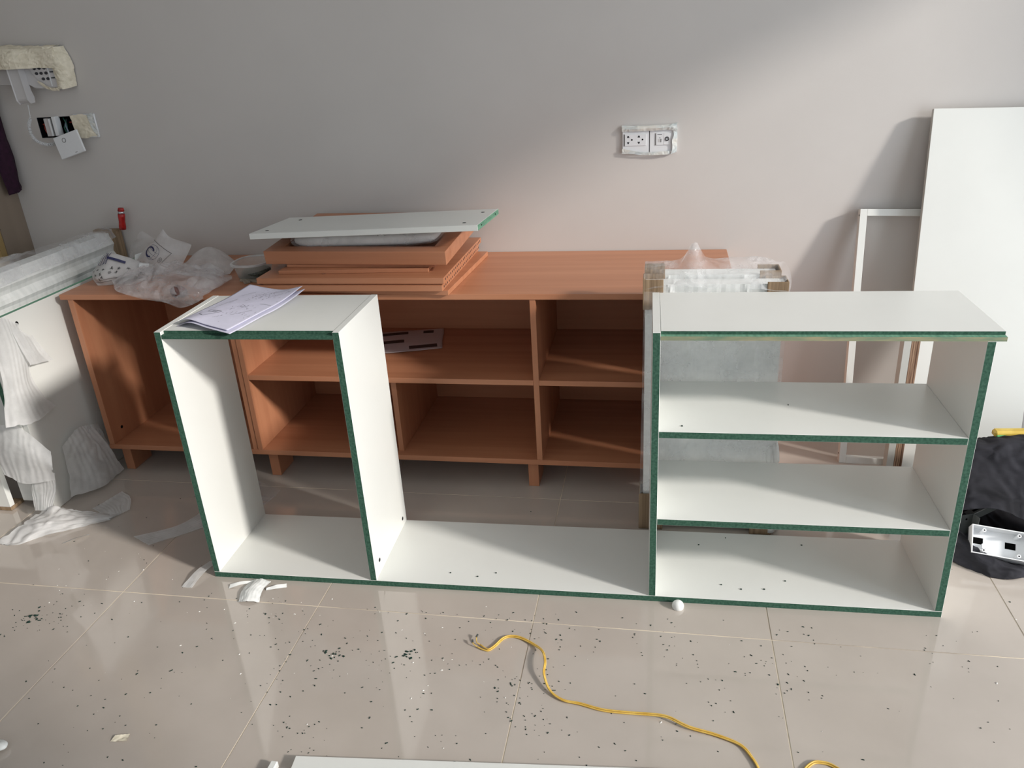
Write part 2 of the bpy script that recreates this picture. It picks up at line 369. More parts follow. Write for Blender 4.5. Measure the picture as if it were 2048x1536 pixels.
# foam-wrapped pad
def sgnp(v, p): return math.copysign(abs(v)**p, v)
def pillow(c, rad, pw=.35, seed=0, cr_amp=.004, cr_fr=18, nu=72, nv=30, Mx=None):
    bm = bmesh.new(); g = []
    for j in range(nv+1):
        th = math.pi*j/nv; row = []
        for i in range(nu):
            ph = 2*math.pi*i/nu
            d = Vector((sgnp(math.sin(th), pw)*sgnp(math.cos(ph), pw), sgnp(math.sin(th), pw)*sgnp(math.sin(ph), pw), sgnp(math.cos(th), .8)))
            p = Vector((d.x*rad[0], d.y*rad[1], d.z*rad[2])); q = p+Vector(c)
            q += d*(cr_amp*crease(q, cr_fr, seed)+cr_amp*.7*noise.noise(q*9))
            if Mx: q = Mx @ q
            row.append(bm.verts.new(q))
        g.append(row)
    for j in range(nv):
        for i in range(nu):
            try: bm.faces.new((g[j][i], g[j][(i+1) % nu], g[j+1][(i+1) % nu], g[j+1][i]))
            except ValueError: pass
    bmesh.ops.remove_doubles(bm, verts=bm.verts, dist=2e-4); return bm
pad = thing('wrapped_pad', 'white foam-wrapped flat bundle squeezed between the brown frame and the tilted white board', 'package', (-.975, 2.49, .8385))
Mp = Matrix.Translation((0.026, 0, -.0005)) @ Matrix.Rotation(.05, 4, 'X') @ Matrix.Rotation(-.012, 4, 'Y')
obj('foam_wrap', pillow((0, 0, 0), (.246, .108, .0225), .35, 3, .005, Mx=Mp), FOAM, pad, smooth=True)
obj('film', pillow((.0, -.002, -.001), (.256, .115, .0255), .35, 5, .003, 24, Mx=Mp), CLING, pad)
# tilted white board on top
e1 = Vector((.753, -.02, .020)); e2 = Vector((.028, .285, -.010)); o0 = Vector((-1.292, 2.318, .878))
X = e1.normalized(); Zn = X.cross(e2).normalized(); Yn = Zn.cross(X)
Mb = Matrix((X, Yn, Zn)).transposed().to_4x4(); Mb.translation = o0
wb = thing('white_board', 'white board with green right end, tilted on top of the brown board stack', 'board'); wb.matrix_world = Mb
obj('panel', BX((0, 0, -.018), (.753, .285, 0), {'+x': 1}), [MEL, MDF_LIT], wb, bev=.0006)
for x, y in ((.040, .045), (.070, .225), (.70, .045), (.715, .225)): hole(wb, (x, y, -.0003), .006, 'z')
for y in (.05, .235): hole(wb, (.7527, y, -.009), .003, 'x')

# ------------------------------------------------------------------ papers
def paper(th, ctrl, seed, name='sheet', m=PAPER, nu=28, nv=36, amp=.0025, cr_=.0015):
    F = surf(ctrl); o = obj(name, patch(F, nu, nv, amp, 16, cr_, 14, seed), m, th, smooth=True); thick(o, .0003); return F, o
pt = thing('drawing_papers', 'crumpled printed drawing sheets lying on top of the white left tower', 'papers', (-1.12, 1.9, .766))
def off(ctrl, d, P=pt): return [[(a[0]+d[0]-P.location.x, a[1]+d[1]-P.location.y, a[2]+d[2]-P.location.z) for a in r] for r in ctrl]
top = [[(-1.247, 1.772, .7705), (-1.200, 1.762, .785), (-1.135, 1.738, .779), (-1.062, 1.712, .7735)],
       [(-1.226, 1.875, .7715), (-1.175, 1.862, .777), (-1.110, 1.845, .778), (-1.040, 1.825, .775)],
       [(-1.208, 1.980, .772), (-1.155, 1.970, .776), (-1.090, 1.955, .778), (-1.018, 1.935, .777)],
       [(-1.190, 2.085, .780), (-1.130, 2.068, .7745), (-1.065, 2.050, .7745), (-1.000, 2.035, .790)]]
F2, _ = paper(pt, off(top, (.012, -.012, -.0035)), 4, amp=.0012, cr_=.0006)
F1, o1 = paper(pt, off(top, (0, 0, .002)), 2, amp=0, cr_=0)
lines = [[(.18, .21), (.37, .15), (.46, .245)], [(.24, .32), (.26, .28), (.49, .26), (.49, .30), (.24, .32)], [(.35, .27), (.36, .31)], [(.41, .26), (.42, .31)], [(.11, .25), (.15, .27)],
         [(.19, .37), (.27, .56), (.32, .62)], [(.30, .52), (.33, .60)], [(.61, .44), (.71, .44), (.59, .49), (.6, .44)], [(.52, .57), (.54, .62)], [(.25, .71), (.35, .84)],
         [(.54, .7), (.55, .82)], [(.60, .7), (.61, .8)], [(.74, .7), (.84, .83)], [(.8, .54), (.96, .55)], [(.6, .84), (.84, .97)], [(.05, .36), (.12, .38)], [(.7, .25), (.85, .4)]]
bm = bmesh.new()
for i, l in enumerate(lines): ribbon(bm, F1, l, .0016 if i < 5 else .0010, .0006)
for k in range(46):
    u, v = R.uniform(.45, .95), R.uniform(.62, .93); ribbon(bm, F1, [(u, v), (u+R.uniform(-.02, .02), v+R.uniform(.01, .03))], .0009, .0006)
for k in range(30):
    u, v = R.uniform(.5, .95), R.uniform(.08, .5); ribbon(bm, F1, [(u, v), (u+R.uniform(-.02, .02), v+R.uniform(.01, .03))], .0008, .0006)
obj('pencil_drawing', bm, INK, o1, kind='stuff')
ps = thing('printed_leaflet', 'printed leaflet with dark blocks lying on the brown middle shelf', 'leaflet', (-.88, 2.6, .407))
lf = [[(-1.02, 2.470, .4075), (-.93, 2.480, .410), (-.84, 2.510, .409), (-.757, 2.538, .4075)], [(-1.035, 2.54, .4085), (-.94, 2.56, .412), (-.86, 2.585, .410), (-.775, 2.61, .410)],
      [(-1.045, 2.62, .408), (-.96, 2.64, .412), (-.88, 2.665, .411), (-.79, 2.69, .409)], [(-1.05, 2.69, .408), (-.97, 2.70, .410), (-.885, 2.72, .409), (-.803, 2.735, .410)]]
FL, ol = paper(ps, off(lf, (0, 0, 0), ps), 9, m=PAPERD, amp=.001, cr_=0)
bm = bmesh.new()
def blk(u0, u1, v): ribbon(bm, FL, [(u0, v), (u1, v)], .030, .0012)
blk(.55, .93, .14); blk(.0, .46, .42); blk(.0, .5, .80); blk(.72, .86, .78)
obj('printed_blocks', bm, INKD, ol, kind='stuff')

# ------------------------------------------------------------------ upright wrapped package in front of the cabinet
pk = thing('wrapped_panel_package', 'tall foam-wrapped flat package with cardboard corners and cling film, standing behind the right shelves', 'package', (.14, 2.14, 0))
def at(o, th): o.matrix_parent_inverse = Matrix.Translation(-th.location); return o
def slab(y0, y1, z1, seed, x0=-.040, x1=.322):
    F = lambda p: p
    bm = bmesh.new(); n = 60; m2 = 90
    def fp(u, v, side):
        x = x0+(x1-x0)*u; z = .012+(z1-.012)*v; y = y0 if side == 0 else y1
        k = .002*crease((x*1.6, y, z*.8), 12, seed)+.002*noise.noise(Vector((x*9, seed, z*4)))+.0012*math.sin(x*260+seed)*noise.noise(Vector((x*5, 3, z*5)))
        for (ax, az), (bx_, bz_) in (((.02, .78), (.14, .40)), ((-.03, .62), (.03, .42)), ((.17, .70), (.20, .30)), ((.27, .76), (.19, .46)), ((.22, .78), (.29, .44)), ((.29, .44), (.24, .20)), ((.0, .40), (.08, .10)), ((.12, .36), (.02, .16))):
            t_ = max(0, min(1, ((x-ax)*(bx_-ax)+(z-az)*(bz_-az))/((bx_-ax)**2+(bz_-az)**2))); d_ = math.hypot(x-ax-t_*(bx_-ax), z-az-t_*(bz_-az)); k += .0035*math.exp(-d_/.006)
        return (x, y-k if side == 0 else y+k, z)
    A = [[bm.verts.new(fp(i/n, j/m2, 0)) for i in range(n+1)] for j in range(m2+1)]
    B = [[bm.verts.new(fp(i/n, j/m2, 1)) for i in range(n+1)] for j in range(m2+1)]
    for j in range(m2):
        for i in range(n): bm.faces.new((A[j][i], A[j][i+1], A[j+1][i+1], A[j+1][i])); bm.faces.new((B[j][i], B[j+1][i], B[j+1][i+1], B[j][i+1]))
        bm.faces.new((A[j][0], A[j+1][0], B[j+1][0], B[j][0])); bm.faces.new((A[j][n], B[j][n], B[j+1][n], A[j+1][n]))
    for i in range(n): bm.faces.new((A[m2][i], A[m2][i+1], B[m2][i+1], B[m2][i])); bm.faces.new((A[0][i], B[0][i], B[0][i+1], A[0][i+1]))
    return at(obj('foam_slab', bm, FOAM, pk), pk)
slab(2.092, 2.142, .775, 1); slab(2.150, 2.205, .784, 6, -.036, .308)
def corner(xa, xb, ya, yb, za, zb, side, name='cardboard_corner'):
    """U of corrugated card folded over an end: face strips plus the end wall"""
    bm = bmesh.new(); t = .004
    bx(bm, (xa, ya, za), (xb, ya+t, zb)); bx(bm, (xa, yb-t, za), (xb, yb, zb))
    if side < 0: bx(bm, (xa, ya+t, za), (xa+t, yb-t, zb))
    else: bx(bm, (xb-t, ya+t, za), (xb, yb-t, zb))
    return at(obj(name, bm, CARD, pk, bev=.0008), pk)
corner(-.046, .008, 2.084, 2.146, .705, .790, -1); corner(.276, .330, 2.084, 2.146, .700, .782, 1)
corner(-.043, .012, 2.1465, 2.211, .660, .800, -1); corner(.262, .318, 2.1465, 2.211, .66, .795, 1)
corner(-.052, .02, 2.078, 2.150, .002, .125, -1); corner(.275, .338, 2.078, 2.150, .002, .03, 1)
tent = [[(-.045, 2.082, .765), (.02, 2.080, .770), (.075, 2.078, .772), (.15, 2.08, .768), (.25, 2.08, .765), (.333, 2.082, .755)],
        [(-.045, 2.11, .796), (.02, 2.11, .792), (.080, 2.10, .806), (.15, 2.11, .790), (.25, 2.11, .792), (.338, 2.11, .780)],
        [(-.043, 2.16, .806), (.045, 2.15, .812), (.088, 2.135, .876), (.13, 2.15, .820), (.25, 2.16, .808), (.338, 2.16, .796)],
        [(-.043, 2.213, .800), (.04, 2.215, .803), (.090, 2.20, .818), (.14, 2.215, .806), (.25, 2.215, .812), (.325, 2.213, .80)],
        [(-.040, 2.216, .74), (.03, 2.217, .74), (.090, 2.217, .74), (.15, 2.217, .74), (.25, 2.217, .74), (.320, 2.216, .74)]]
at(obj('cling_film', patch(surf(tent), 90, 64, .002, 18, .010, 30, 3), CLING, pk), pk)
skin = [[(-.043, 2.074, .76), (.06, 2.073, .76), (.2, 2.073, .76), (.330, 2.074, .75)], [(-.046, 2.073, .45), (.06, 2.074, .5), (.2, 2.074, .5), (.330, 2.073, .45)], [(-.050, 2.068, .13), (.06, 2.073, .2), (.2, 2.073, .2), (.335, 2.069, .1)]]
at(obj('cling_film', patch(surf(skin), 50, 60, .0015, 12, .003, 12, 8), CLING, pk), pk)
roll = lambda cx, cy, r: tube(bmesh.new(), [Vector((cx-.02+.03*k/20+.002*math.sin(k*1.3), cy-.012*k/20, .46-.45*k/20)) for k in range(21)], lambda t: r*(.55+.6*t+.08*math.sin(t*31)), 10)
for k, (cx, cy, r) in enumerate(((.325, 2.10, .012), (.338, 2.12, .014), (.345, 2.16, .016))): at(obj('foam_roll', roll(cx, cy, r), FOAM, pk, smooth=True), pk)

# ------------------------------------------------------------------ leaning pieces on the right
def lean(name, label, cat, xb, yb, xt, yt, zt):
    """frame of reference on the floor at (xb, yb): local z runs up the leaning face, x along the wall"""
    th = thing(name, label, cat); up = Vector((0, yt-yb, zt)).normalized(); x = Vector((1, 0, 0)); sh = (xt-xb)
    x = Vector((1, 0, 0)); u2 = Vector((xt-xb, yt-yb, zt)).normalized(); n = u2.cross(x).normalized(); x = n.cross(u2)*-1 if False else n.cross(u2)
    if x.x < 0: x = -x
    yv = u2.cross(x); 
    Mx = Matrix((x, yv, u2)).transposed().to_4x4(); Mx.translation = (xb, yb, .0012); th.matrix_world = Mx; return th
tall = lean('tall_white_board', 'tall white board leaning against the wall at the right edge', 'board', .786, 2.512, .812, 2.742, 1.13)
obj('panel', BX((0, 0, 0), (.372, .018, 1.153), {'-x': 1, '+x': 1}), [MEL, MEL2], tall, bev=.0006)
lf_ = lean('white_box_frame', 'open white rectangular box frame leaning on the wall left of the tall white board', 'frame', .615, 2.536, .634, 2.737, .815)
W_, H_, dd, tt = .40, .853, .030, .022
obj('stile', BX((0, 0, 0), (tt, dd, H_)), [MEL, MEL2], lf_, bev=.0006); obj('stile', BX((W_-tt, 0, 0), (W_, dd, H_)), MEL, lf_, bev=.0006)
for z in (0, H_-tt): obj('rail', BX((tt+.0002, 0, z), (W_-tt-.0002, dd, z+tt)), MEL, lf_, bev=.0006)
hole(lf_, (-.0006, .010, H_-.02), .003); hole(lf_, (-.0006, .018, .03), .003); hole(lf_, (.012, .010, H_-.0004), .003, 'z')
st = lean('plywood_strips', 'upright bundle of plywood strips between the white box frame and the tall board', 'boards', .748, 2.470, .756, 2.505, .52)
obj('white_strip', BX((0, 0, 0), (.022, .04, .53)), MEL2, st, bev=.0006)
for k in range(4): obj('ply_strip', BX((.0225+k*.0068, .001*k, 0), (.0225+k*.0068+.0058, .04, .53-.004*k)), PLY, st)

# ------------------------------------------------------------------ heap on the right
hp = thing('black_cloth', 'crumpled dusty black cloth heaped on the floor at the right edge', 'cloth', (1.05, 2.2, 0))
up_ = [[(.83, 2.10, .10), (.93, 2.06, .135), (1.05, 2.03, .095), (1.20, 2.0, .085), (1.38, 1.98, .07)],
       [(.82, 2.13, .15), (.93, 2.10, .165), (1.06, 2.09, .15), (1.20, 2.06, .15), (1.38, 2.05, .13)],
       [(.81, 2.18, .19), (.93, 2.18, .205), (1.05, 2.16, .225), (1.20, 2.15, .22), (1.40, 2.15, .20)],
       [(.82, 2.25, .225), (.93, 2.25, .235), (1.05, 2.25, .255), (1.20, 2.24, .26), (1.40, 2.25, .22)],
       [(.84, 2.33, .20), (.95, 2.36, .19), (1.07, 2.37, .19), (1.20, 2.38, .17), (1.40, 2.4, .15)],
       [(.84, 2.40, .02), (.95, 2.44, .02), (1.08, 2.46, .02), (1.20, 2.48, .02), (1.4, 2.5, .02)]]
def cl(name, ctrl, seed, a=.010, b=.017, zm=.002, nu=96, nv=80):
    o = at(obj(name, patch(surf(ctrl), nu, nv, a, 9, b, 30, seed, zmin=zm), CLOTH, hp, smooth=True), hp); thick(o, .002); return o
cl('upper_fold', up_, 2)
lo_ = [[(.812, 1.995, .002), (.87, 1.94, .002), (.93, 1.925, .003), (1.02, 1.945, .002), (1.3, 1.95, .002)],
       [(.815, 2.005, .03), (.87, 1.955, .03), (.94, 1.945, .03), (1.02, 1.955, .012), (1.3, 1.96, .01)],
       [(.82, 2.02, .06), (.87, 1.985, .045), (.94, 1.97, .03), (1.02, 1.975, .010), (1.3, 1.97, .01)],
       [(.82, 2.05, .075), (.88, 2.02, .035), (.94, 2.0, .008), (1.02, 1.99, .004), (1.3, 1.99, .004)],
       [(.82, 2.12, .06), (.90, 2.10, .010), (.96, 2.09, .005), (1.02, 2.08, .004), (1.3, 2.07, .004)], [(.82, 2.30, .012), (.90, 2.30, .006), (.96, 2.30, .005), (1.02, 2.30, .004), (1.3, 2.30, .004)]]
cl('lower_fold', lo_, 5, .006, .014)
sd = [[(.80, 2.08, .01), (.82, 2.07, .05), (.84, 2.08, .10)], [(.80, 2.16, .01), (.81, 2.15, .10), (.85, 2.14, .14)], [(.80, 2.28, .01), (.81, 2.27, .15), (.85, 2.26, .21)]]
cl('side_fold', sd, 8, .01, .01, nu=24, nv=24)
wbx = thing('back_box', 'open white plastic electrical back box resting on the black cloth', 'electrical box', (.862, 2.035, .102), (.75, .06, -.16))
bw, bh, bd, bt = .150, .080, .038, .0025
o = obj('box_shell', bx(bx(bx(bx(bx(bmesh.new(), (0, -bh, -bd), (bw, 0, -bd+bt)), (0, -bh, -bd+bt), (bt, 0, 0)), (bw-bt, -bh, -bd+bt), (bw, 0, 0)), (bt, -bt, -bd+bt), (bw-bt, 0, 0)), (bt, -bh, -bd+bt), (bw-bt, -bh+bt, 0)), PLAST, wbx)
for x, y in ((.03, -.012), (.115, -.012), (.03, -.068), (.115, -.068)):
    p = obj('screw_post', cyl(bmesh.new(), (x, y, -bd+bt), .005, bd-bt-.001, 'z', 12), PLAST, wbx); hole(p, (x, y, -.0012), .002, 'z')
for x in (.010, .090): obj('knockout', BX((x, -.045, -bd+bt), (x+.026, -.027, -bd+bt+.0006)), BLACKP, wbx)
obj('clip', BX((.032, -.056, -bd+bt), (.042, -.044, -bd+.012)), PLAST, wbx)
for k, (lab, loc, rot, ln_) in enumerate((('grey steel angle bracket standing between white unit and the back box', (.855, 2.10, .0), (0, 0, .35), .085), ('dark steel strip bracket lying slanted under the black cloth fold', (.885, 2.12, .070), (0, -.35, .35), .12))):
    b_ = thing('steel_bracket', lab, 'bracket', loc, rot)
    if k == 0:
        obj('plate', BX((0, 0, 0), (.040, .002, ln_)), STEELD, b_, bev=.0004); obj('flange', BX((.040, -.024, 0), (.042, .002, ln_)), STEEL, b_, bev=.0004)
        hole(b_, (.02, -.0006, .07), .003, 'y')
    else:
        obj('bar', BX((0, 0, 0), (ln_, .022, .003)), STEEL, b_, bev=.0004); obj('lip', BX((0, 0, -.02), (ln_, .003, 0)), STEELD, b_, bev=.0004)
        o = obj('slot', BX((.02, .007, .0031), (.07, .014, .0036)), BLACKP, b_)
lv = thing('yellow_level', 'yellow tool with green end lying on top of the black cloth', 'tool', (.985, 2.300, .232), (0, -.02, .04))
obj('body', BX((0, 0, 0), (.35, .03, .022)), YELB, lv, bev=.006)
obj('end_cap', BX((.004, -.004, .001), (.03, .003, .012)), GRN, lv, bev=.002)

# ------------------------------------------------------------------ left wrapped boards
ba = thing('white_board', 'upright white panel with one dark hole standing along the left end of the cabinet', 'board', (-2.03, 2.38, 0))
def ap(name, a, b, m, th, mats=None, bev=.0006): return at(obj(name, BX(a, b, mats), m, th, bev=bev), th)
ap('panel', (-2.050, 2.005, .001), (-2.032, 2.76, .690), [MEL, MDF_LIT], ba, {'+z': 1})
at(hole(ba, (-2.0321, 2.092, .652), .0075), ba)
w2 = thing('white_board', 'white panel sandwiched behind the one with the dark hole, front edge showing', 'board', (-2.09, 2.4, 0))
ap('panel', (-2.070, 1.998, .001), (-2.052, 2.75, .675), [MEL, MDF], w2)
w3 = thing('green_edged_panel', 'green-edged panel showing only its dark front edge beside the hanging foam', 'board', (-2.10, 2.4, 0))
ap('panel', (-2.092, 2.0, .001), (-2.073, 2.75, .66), [MEL, MDF], w3, {'-y': 1, '+z': 1})
fp_ = thing('foam_wrapped_boards', 'boards wrapped in ribbed white foam and film, behind the white panel at far left', 'package', (-2.15, 2.45, 0))
bm = bmesh.new(); ny, nz = 60, 56
def fpt(j, k):
    y = 2.03+.73*j/ny; z = .02+.775*k/nz; x = -2.105
    x += .006*math.sin(z*118+2*noise.noise(Vector((y*3, z*2, 1))))+.004*noise.noise(Vector((y*9, z*20, 2))); 
    if k == nz: x -= .008
    return x, y, z
A = [[bm.verts.new(fpt(j, k)) for j in range(ny+1)] for k in range(nz+1)]
for k in range(nz):
    for j in range(ny): bm.faces.new((A[k][j], A[k][j+1], A[k+1][j+1], A[k+1][j]))
Bv = [[bm.verts.new((-2.175, 2.03+.73*j/ny, z)) for j in range(ny+1)] for z in (.02, .795)]
for j in range(ny):
    bm.faces.new((A[nz][j], A[nz][j+1], Bv[1][j+1], Bv[1][j])); bm.faces.new((A[0][j], Bv[0][j], Bv[0][j+1], A[0][j+1])); bm.faces.new((Bv[0][j], Bv[1][j], Bv[1][j+1], Bv[0][j+1]))
for j in (0, ny): bm.faces.new([A[k][j] for k in range(nz+1)]+[Bv[1][j], Bv[0][j]])
at(obj('foam_wrap', bm, FOAM, fp_), fp_)
ap('cardboard_corner', (-2.182, 2.735, .62), (-2.078, 2.768, .806), CARD, fp_, bev=.003)
ap('cardboard_corner', (-2.180, 2.012, .64), (-2.082, 2.030, .80), CARD, fp_, bev=.003)
tf = [[(-2.078, 2.02, .755), (-2.078, 2.25, .770), (-2.078, 2.5, .765), (-2.082, 2.74, .78)], [(-2.095, 2.01, .806), (-2.092, 2.25, .812), (-2.095, 2.5, .808), (-2.095, 2.74, .812)],
      [(-2.14, 2.0, .822), (-2.14, 2.25, .832), (-2.14, 2.5, .812), (-2.14, 2.74, .815)], [(-2.19, 2.01, .80), (-2.19, 2.25, .80), (-2.19, 2.5, .805), (-2.19, 2.74, .80)]]
at(obj('cling_film', patch(surf(tf), 70, 26, .006, 12, .008, 20, 4), CLEAR, fp_), fp_)
wc = thing('wrapped_block', 'white wrapped board standing on the floor at the far left edge under the hanging foam', 'package', (-2.3, 2.03, 0))
ap('panel', (-2.55, 1.992, .014), (-2.197, 2.012, .25), MEL, wc); ap('cardboard_base', (-2.55, 1.990, .001), (-2.195, 2.05, .0135), CARD, wc)

# ------------------------------------------------------------------ foam sheets, film scraps
def scrap(name, label, ctrl, seed, m=FOAMS, a=.004, fr=9, c=.004, cf=10, nu=56, nv=40, edge=.03, cat='foam sheet', group=None, zmin=.0006):
    o = obj(name, patch(surf(ctrl), nu, nv, a, fr, c, cf, seed, zmin=zmin, edge=edge, pleat=.0005 if cat == 'foam sheet' else .0004), m, smooth=True); tag(o, label, cat, group); return o
scrap('foam_sheet', 'torn foam sheet draped down the white panel with the dark hole', [[(-2.022, 1.985, .700), (-2.022, 2.04, .690), (-2.020, 2.085, .655)],
      [(-2.024, 1.975, .60), (-2.015, 2.04, .59), (-2.020, 2.10, .560)], [(-2.022, 1.955, .50), (-2.005, 2.01, .47), (-2.016, 2.065, .49)],
      [(-2.02, 1.93, .42), (-1.995, 2.0, .40), (-2.014, 2.09, .40)], [(-2.015, 1.91, .37), (-1.992, 2.0, .345), (-2.012, 2.125, .345)]], 3)
scrap('foam_sheet', 'narrow foam flap folded over the hanging sheet near the dark hole', [[(-2.018, 2.05, .66), (-2.014, 2.12, .60)], [(-2.005, 2.05, .58), (-1.998, 2.13, .55)], [(-2.0, 2.06, .52), (-2.0, 2.16, .50)]], 12, nu=20, nv=20)
scrap('foam_sheet', 'stiff foam sheet sticking out level below the hanging sheet at far left', [[(-2.16, 1.99, .33), (-2.05, 1.985, .335), (-1.955, 1.985, .245)],
      [(-2.15, 1.96, .265), (-2.05, 1.955, .26), (-1.945, 1.96, .20)], [(-2.13, 1.95, .17), (-2.06, 1.95, .14), (-1.955, 1.965, .15)]], 6)
scrap('foam_sheet', 'film-wrapped foam bundle rising from the floor at the lower right of the white panel', [[(-2.018, 2.10, .20), (-2.0, 2.17, .235), (-2.0, 2.235, .215)],
      [(-2.016, 2.09, .12), (-1.975, 2.17, .13), (-1.975, 2.26, .12)], [(-2.01, 2.06, .02), (-1.95, 2.16, .012), (-1.965, 2.29, .005)]], 7, c=.010, cf=16)
scrap('film_scrap', 'clear cling film with bright creases beside the cabinet end near the floor', [[(-2.0, 2.20, .23), (-1.99, 2.26, .21)], [(-1.985, 2.2, .13), (-1.975, 2.27, .10)], [(-1.98, 2.21, .03), (-1.96, 2.28, .01)]], 9, m=CLEAR, c=.010, cf=26, cat='film')
scrap('film_scrap', 'bubble film hanging at the left image edge beside the foam sheets', [[(-2.16, 1.99, .66), (-2.09, 1.98, .66)], [(-2.18, 1.985, .5), (-2.12, 1.975, .5)], [(-2.18, 1.985, .34), (-2.12, 1.975, .33)]], 19, m=CLEAR, c=.008, cf=30, cat='film')
scrap('foam_strip', 'long folded foam strip on the floor below the panel with the dark hole', [[(-2.09, 1.80, .001), (-2.055, 1.88, .03), (-2.04, 1.955, .03)],
      [(-2.02, 1.80, .004), (-2.00, 1.87, .035), (-1.99, 1.96, .05)], [(-1.965, 1.85, .004), (-1.95, 1.90, .035), (-1.94, 1.97, .035)],
      [(-1.88, 1.91, .003), (-1.88, 1.94, .02), (-1.87, 1.985, .02)], [(-1.80, 1.955, .001), (-1.79, 1.98, .008), (-1.785, 2.02, .006)]], 13, cat='foam strip', c=.022, cf=26, a=.006, fr=14, edge=.07)
scrap('foam_strip', 'pointed flat foam scrap at the right tip of the long floor strip', [[(-1.91, 2.03, .001), (-1.87, 2.14, .004)], [(-1.84, 1.99, .006), (-1.80, 2.09, .012)], [(-1.805, 1.965, .003), (-1.765, 2.03, .004)]], 15, cat='foam strip')
scrap('foam_strip', 'crumpled foam tuft hanging from the level sheet down to the floor', [[(-2.06, 1.985, .17), (-1.975, 1.99, .16)], [(-2.07, 1.97, .09), (-1.985, 1.98, .09)], [(-2.06, 1.95, .035), (-2.0, 1.955, .035)]], 17, c=.01, cat='foam strip')
scrap('foam_strip', 'flat pale foam strip on the floor just left of the white unit', [[(-1.655, 1.885, .0012), (-1.575, 1.845, .0012)], [(-1.54, 1.955, .004), (-1.50, 1.905, .003)], [(-1.50, 2.055, .002), (-1.40, 1.995, .002)]], 21, a=.001, c=.002, cat='foam strip')
scrap('foam_strip', 'small foam twist half under the left foot of the white unit', [[(-1.35, 1.66, .001), (-1.315, 1.66, .001)], [(-1.335, 1.72, .014), (-1.305, 1.72, .014)], [(-1.325, 1.78, .006), (-1.30, 1.78, .006)]], 23, c=.005, cf=30, nu=16, nv=24, cat='foam strip')
scrap('foam_strip', 'ribbed white foam bit on the floor in front of the left tower', [[(-1.145, 1.612, .002), (-1.118, 1.612, .010), (-1.085, 1.62, .002)], [(-1.155, 1.655, .008), (-1.125, 1.66, .018), (-1.095, 1.665, .008)], [(-1.150, 1.706, .004), (-1.12, 1.708, .012), (-1.09, 1.706, .004)]], 25, m=FOAM, c=.004, cf=60, nu=24, nv=20, cat='foam strip')
scrap('foam_strip', 'thin twisted foam ribbon left of the ribbed bit in front of the tower', [[(-1.205, 1.668, .001), (-1.205, 1.682, .006)], [(-1.17, 1.685, .006), (-1.175, 1.69, .012)], [(-1.14, 1.700, .002), (-1.14, 1.706, .006)]], 27, m=FOAM, a=.001, c=.002, nu=6, nv=20, cat='foam strip')
scrap('foam_strip', 'thin twisted foam ribbon right of the ribbed bit in front of the tower', [[(-1.09, 1.672, .001), (-1.09, 1.677, .006)], [(-1.06, 1.680, .004), (-1.062, 1.690, .01)], [(-1.035, 1.692, .001), (-1.04, 1.702, .006)]], 28, m=FOAM, a=.001, c=.002, nu=6, nv=20, cat='foam strip')
scrap('foam_strip', 'short curled foam sliver on the floor between the long strip and the tower', [[(-1.87, 1.83, .001), (-1.862, 1.822, .005)], [(-1.84, 1.855, .004), (-1.83, 1.85, .01)], [(-1.815, 1.885, .001), (-1.808, 1.878, .004)]], 29, m=FOAM, a=.001, c=.001, nu=6, nv=14, cat='foam strip')
scrap('foam_strip', 'faint foam film behind the left tower on the floor', [[(-1.46, 2.10, .001), (-1.33, 2.03, .001)], [(-1.44, 2.18, .004), (-1.30, 2.12, .003)], [(-1.42, 2.26, .001), (-1.29, 2.2, .001)]], 31, m=CLEAR, cat='foam strip')
o = tag(obj('foam_nub', blob((.061, 1.722, .0065), (.0065, .006, .006), 3, .002, 60, nu=16, nv=10), FOAM, smooth=True), 'tiny white foam nub on the floor touching the front of the white unit', 'foam bit')
o = tag(obj('foam_nub', blob((-1.455, 1.075, .012), (.03, .02, .011), 5, .006, 40, nu=20, nv=12), FOAM, smooth=True), 'white foam bit at the bottom left corner of the photo', 'foam bit')
scrap('paint_peel', 'small silver-beige peel on the floor near the bottom left', [[(-1.205, 1.125, .001), (-1.165, 1.13, .004)], [(-1.20, 1.14, .006), (-1.17, 1.15, .002)]], 33, m=TAPE, nu=12, nv=8, c=.006, cf=60, cat='debris')
# ------------------------------------------------------------------ small things on the cabinet
def dropf(p, zf=ZT+.001, edge=2.262, low=.655):
    x, y, z = p
    if y > edge: z = max(z, zf)
    else: z = max(z, low)
    return (x, y, z)
b1 = thing('crumpled_clear_bag', 'large crumpled clear plastic bag spilling over the front edge of the cabinet', 'plastic bag', (-1.64, 2.36, ZT))
def bagF(c, rad, seed, m=CLEAR, **k):
    return obj('bag', blob(c, rad, seed, **k), m, b1)
cn = [[(-1.88, 2.43, .699), (-1.79, 2.47, .70), (-1.70, 2.50, .70), (-1.60, 2.50, .70), (-1.50, 2.48, .70), (-1.44, 2.42, .70)],
      [(-1.87, 2.40, .712), (-1.79, 2.43, .725), (-1.70, 2.45, .742), (-1.60, 2.45, .748), (-1.51, 2.44, .738), (-1.435, 2.38, .710)],
      [(-1.84, 2.34, .715), (-1.77, 2.36, .75), (-1.68, 2.36, .768), (-1.59, 2.36, .765), (-1.51, 2.35, .75), (-1.43, 2.33, .712)],
      [(-1.78, 2.27, .705), (-1.72, 2.28, .735), (-1.65, 2.28, .745), (-1.58, 2.28, .745), (-1.51, 2.28, .735), (-1.44, 2.28, .706)],
      [(-1.70, 2.252, .690), (-1.66, 2.250, .700), (-1.61, 2.247, .705), (-1.56, 2.245, .705), (-1.51, 2.247, .700), (-1.455, 2.252, .695)],
      [(-1.655, 2.258, .682), (-1.63, 2.256, .674), (-1.58, 2.254, .662), (-1.545, 2.254, .652), (-1.50, 2.255, .664), (-1.462, 2.258, .684)]]
fb = surf(cn)
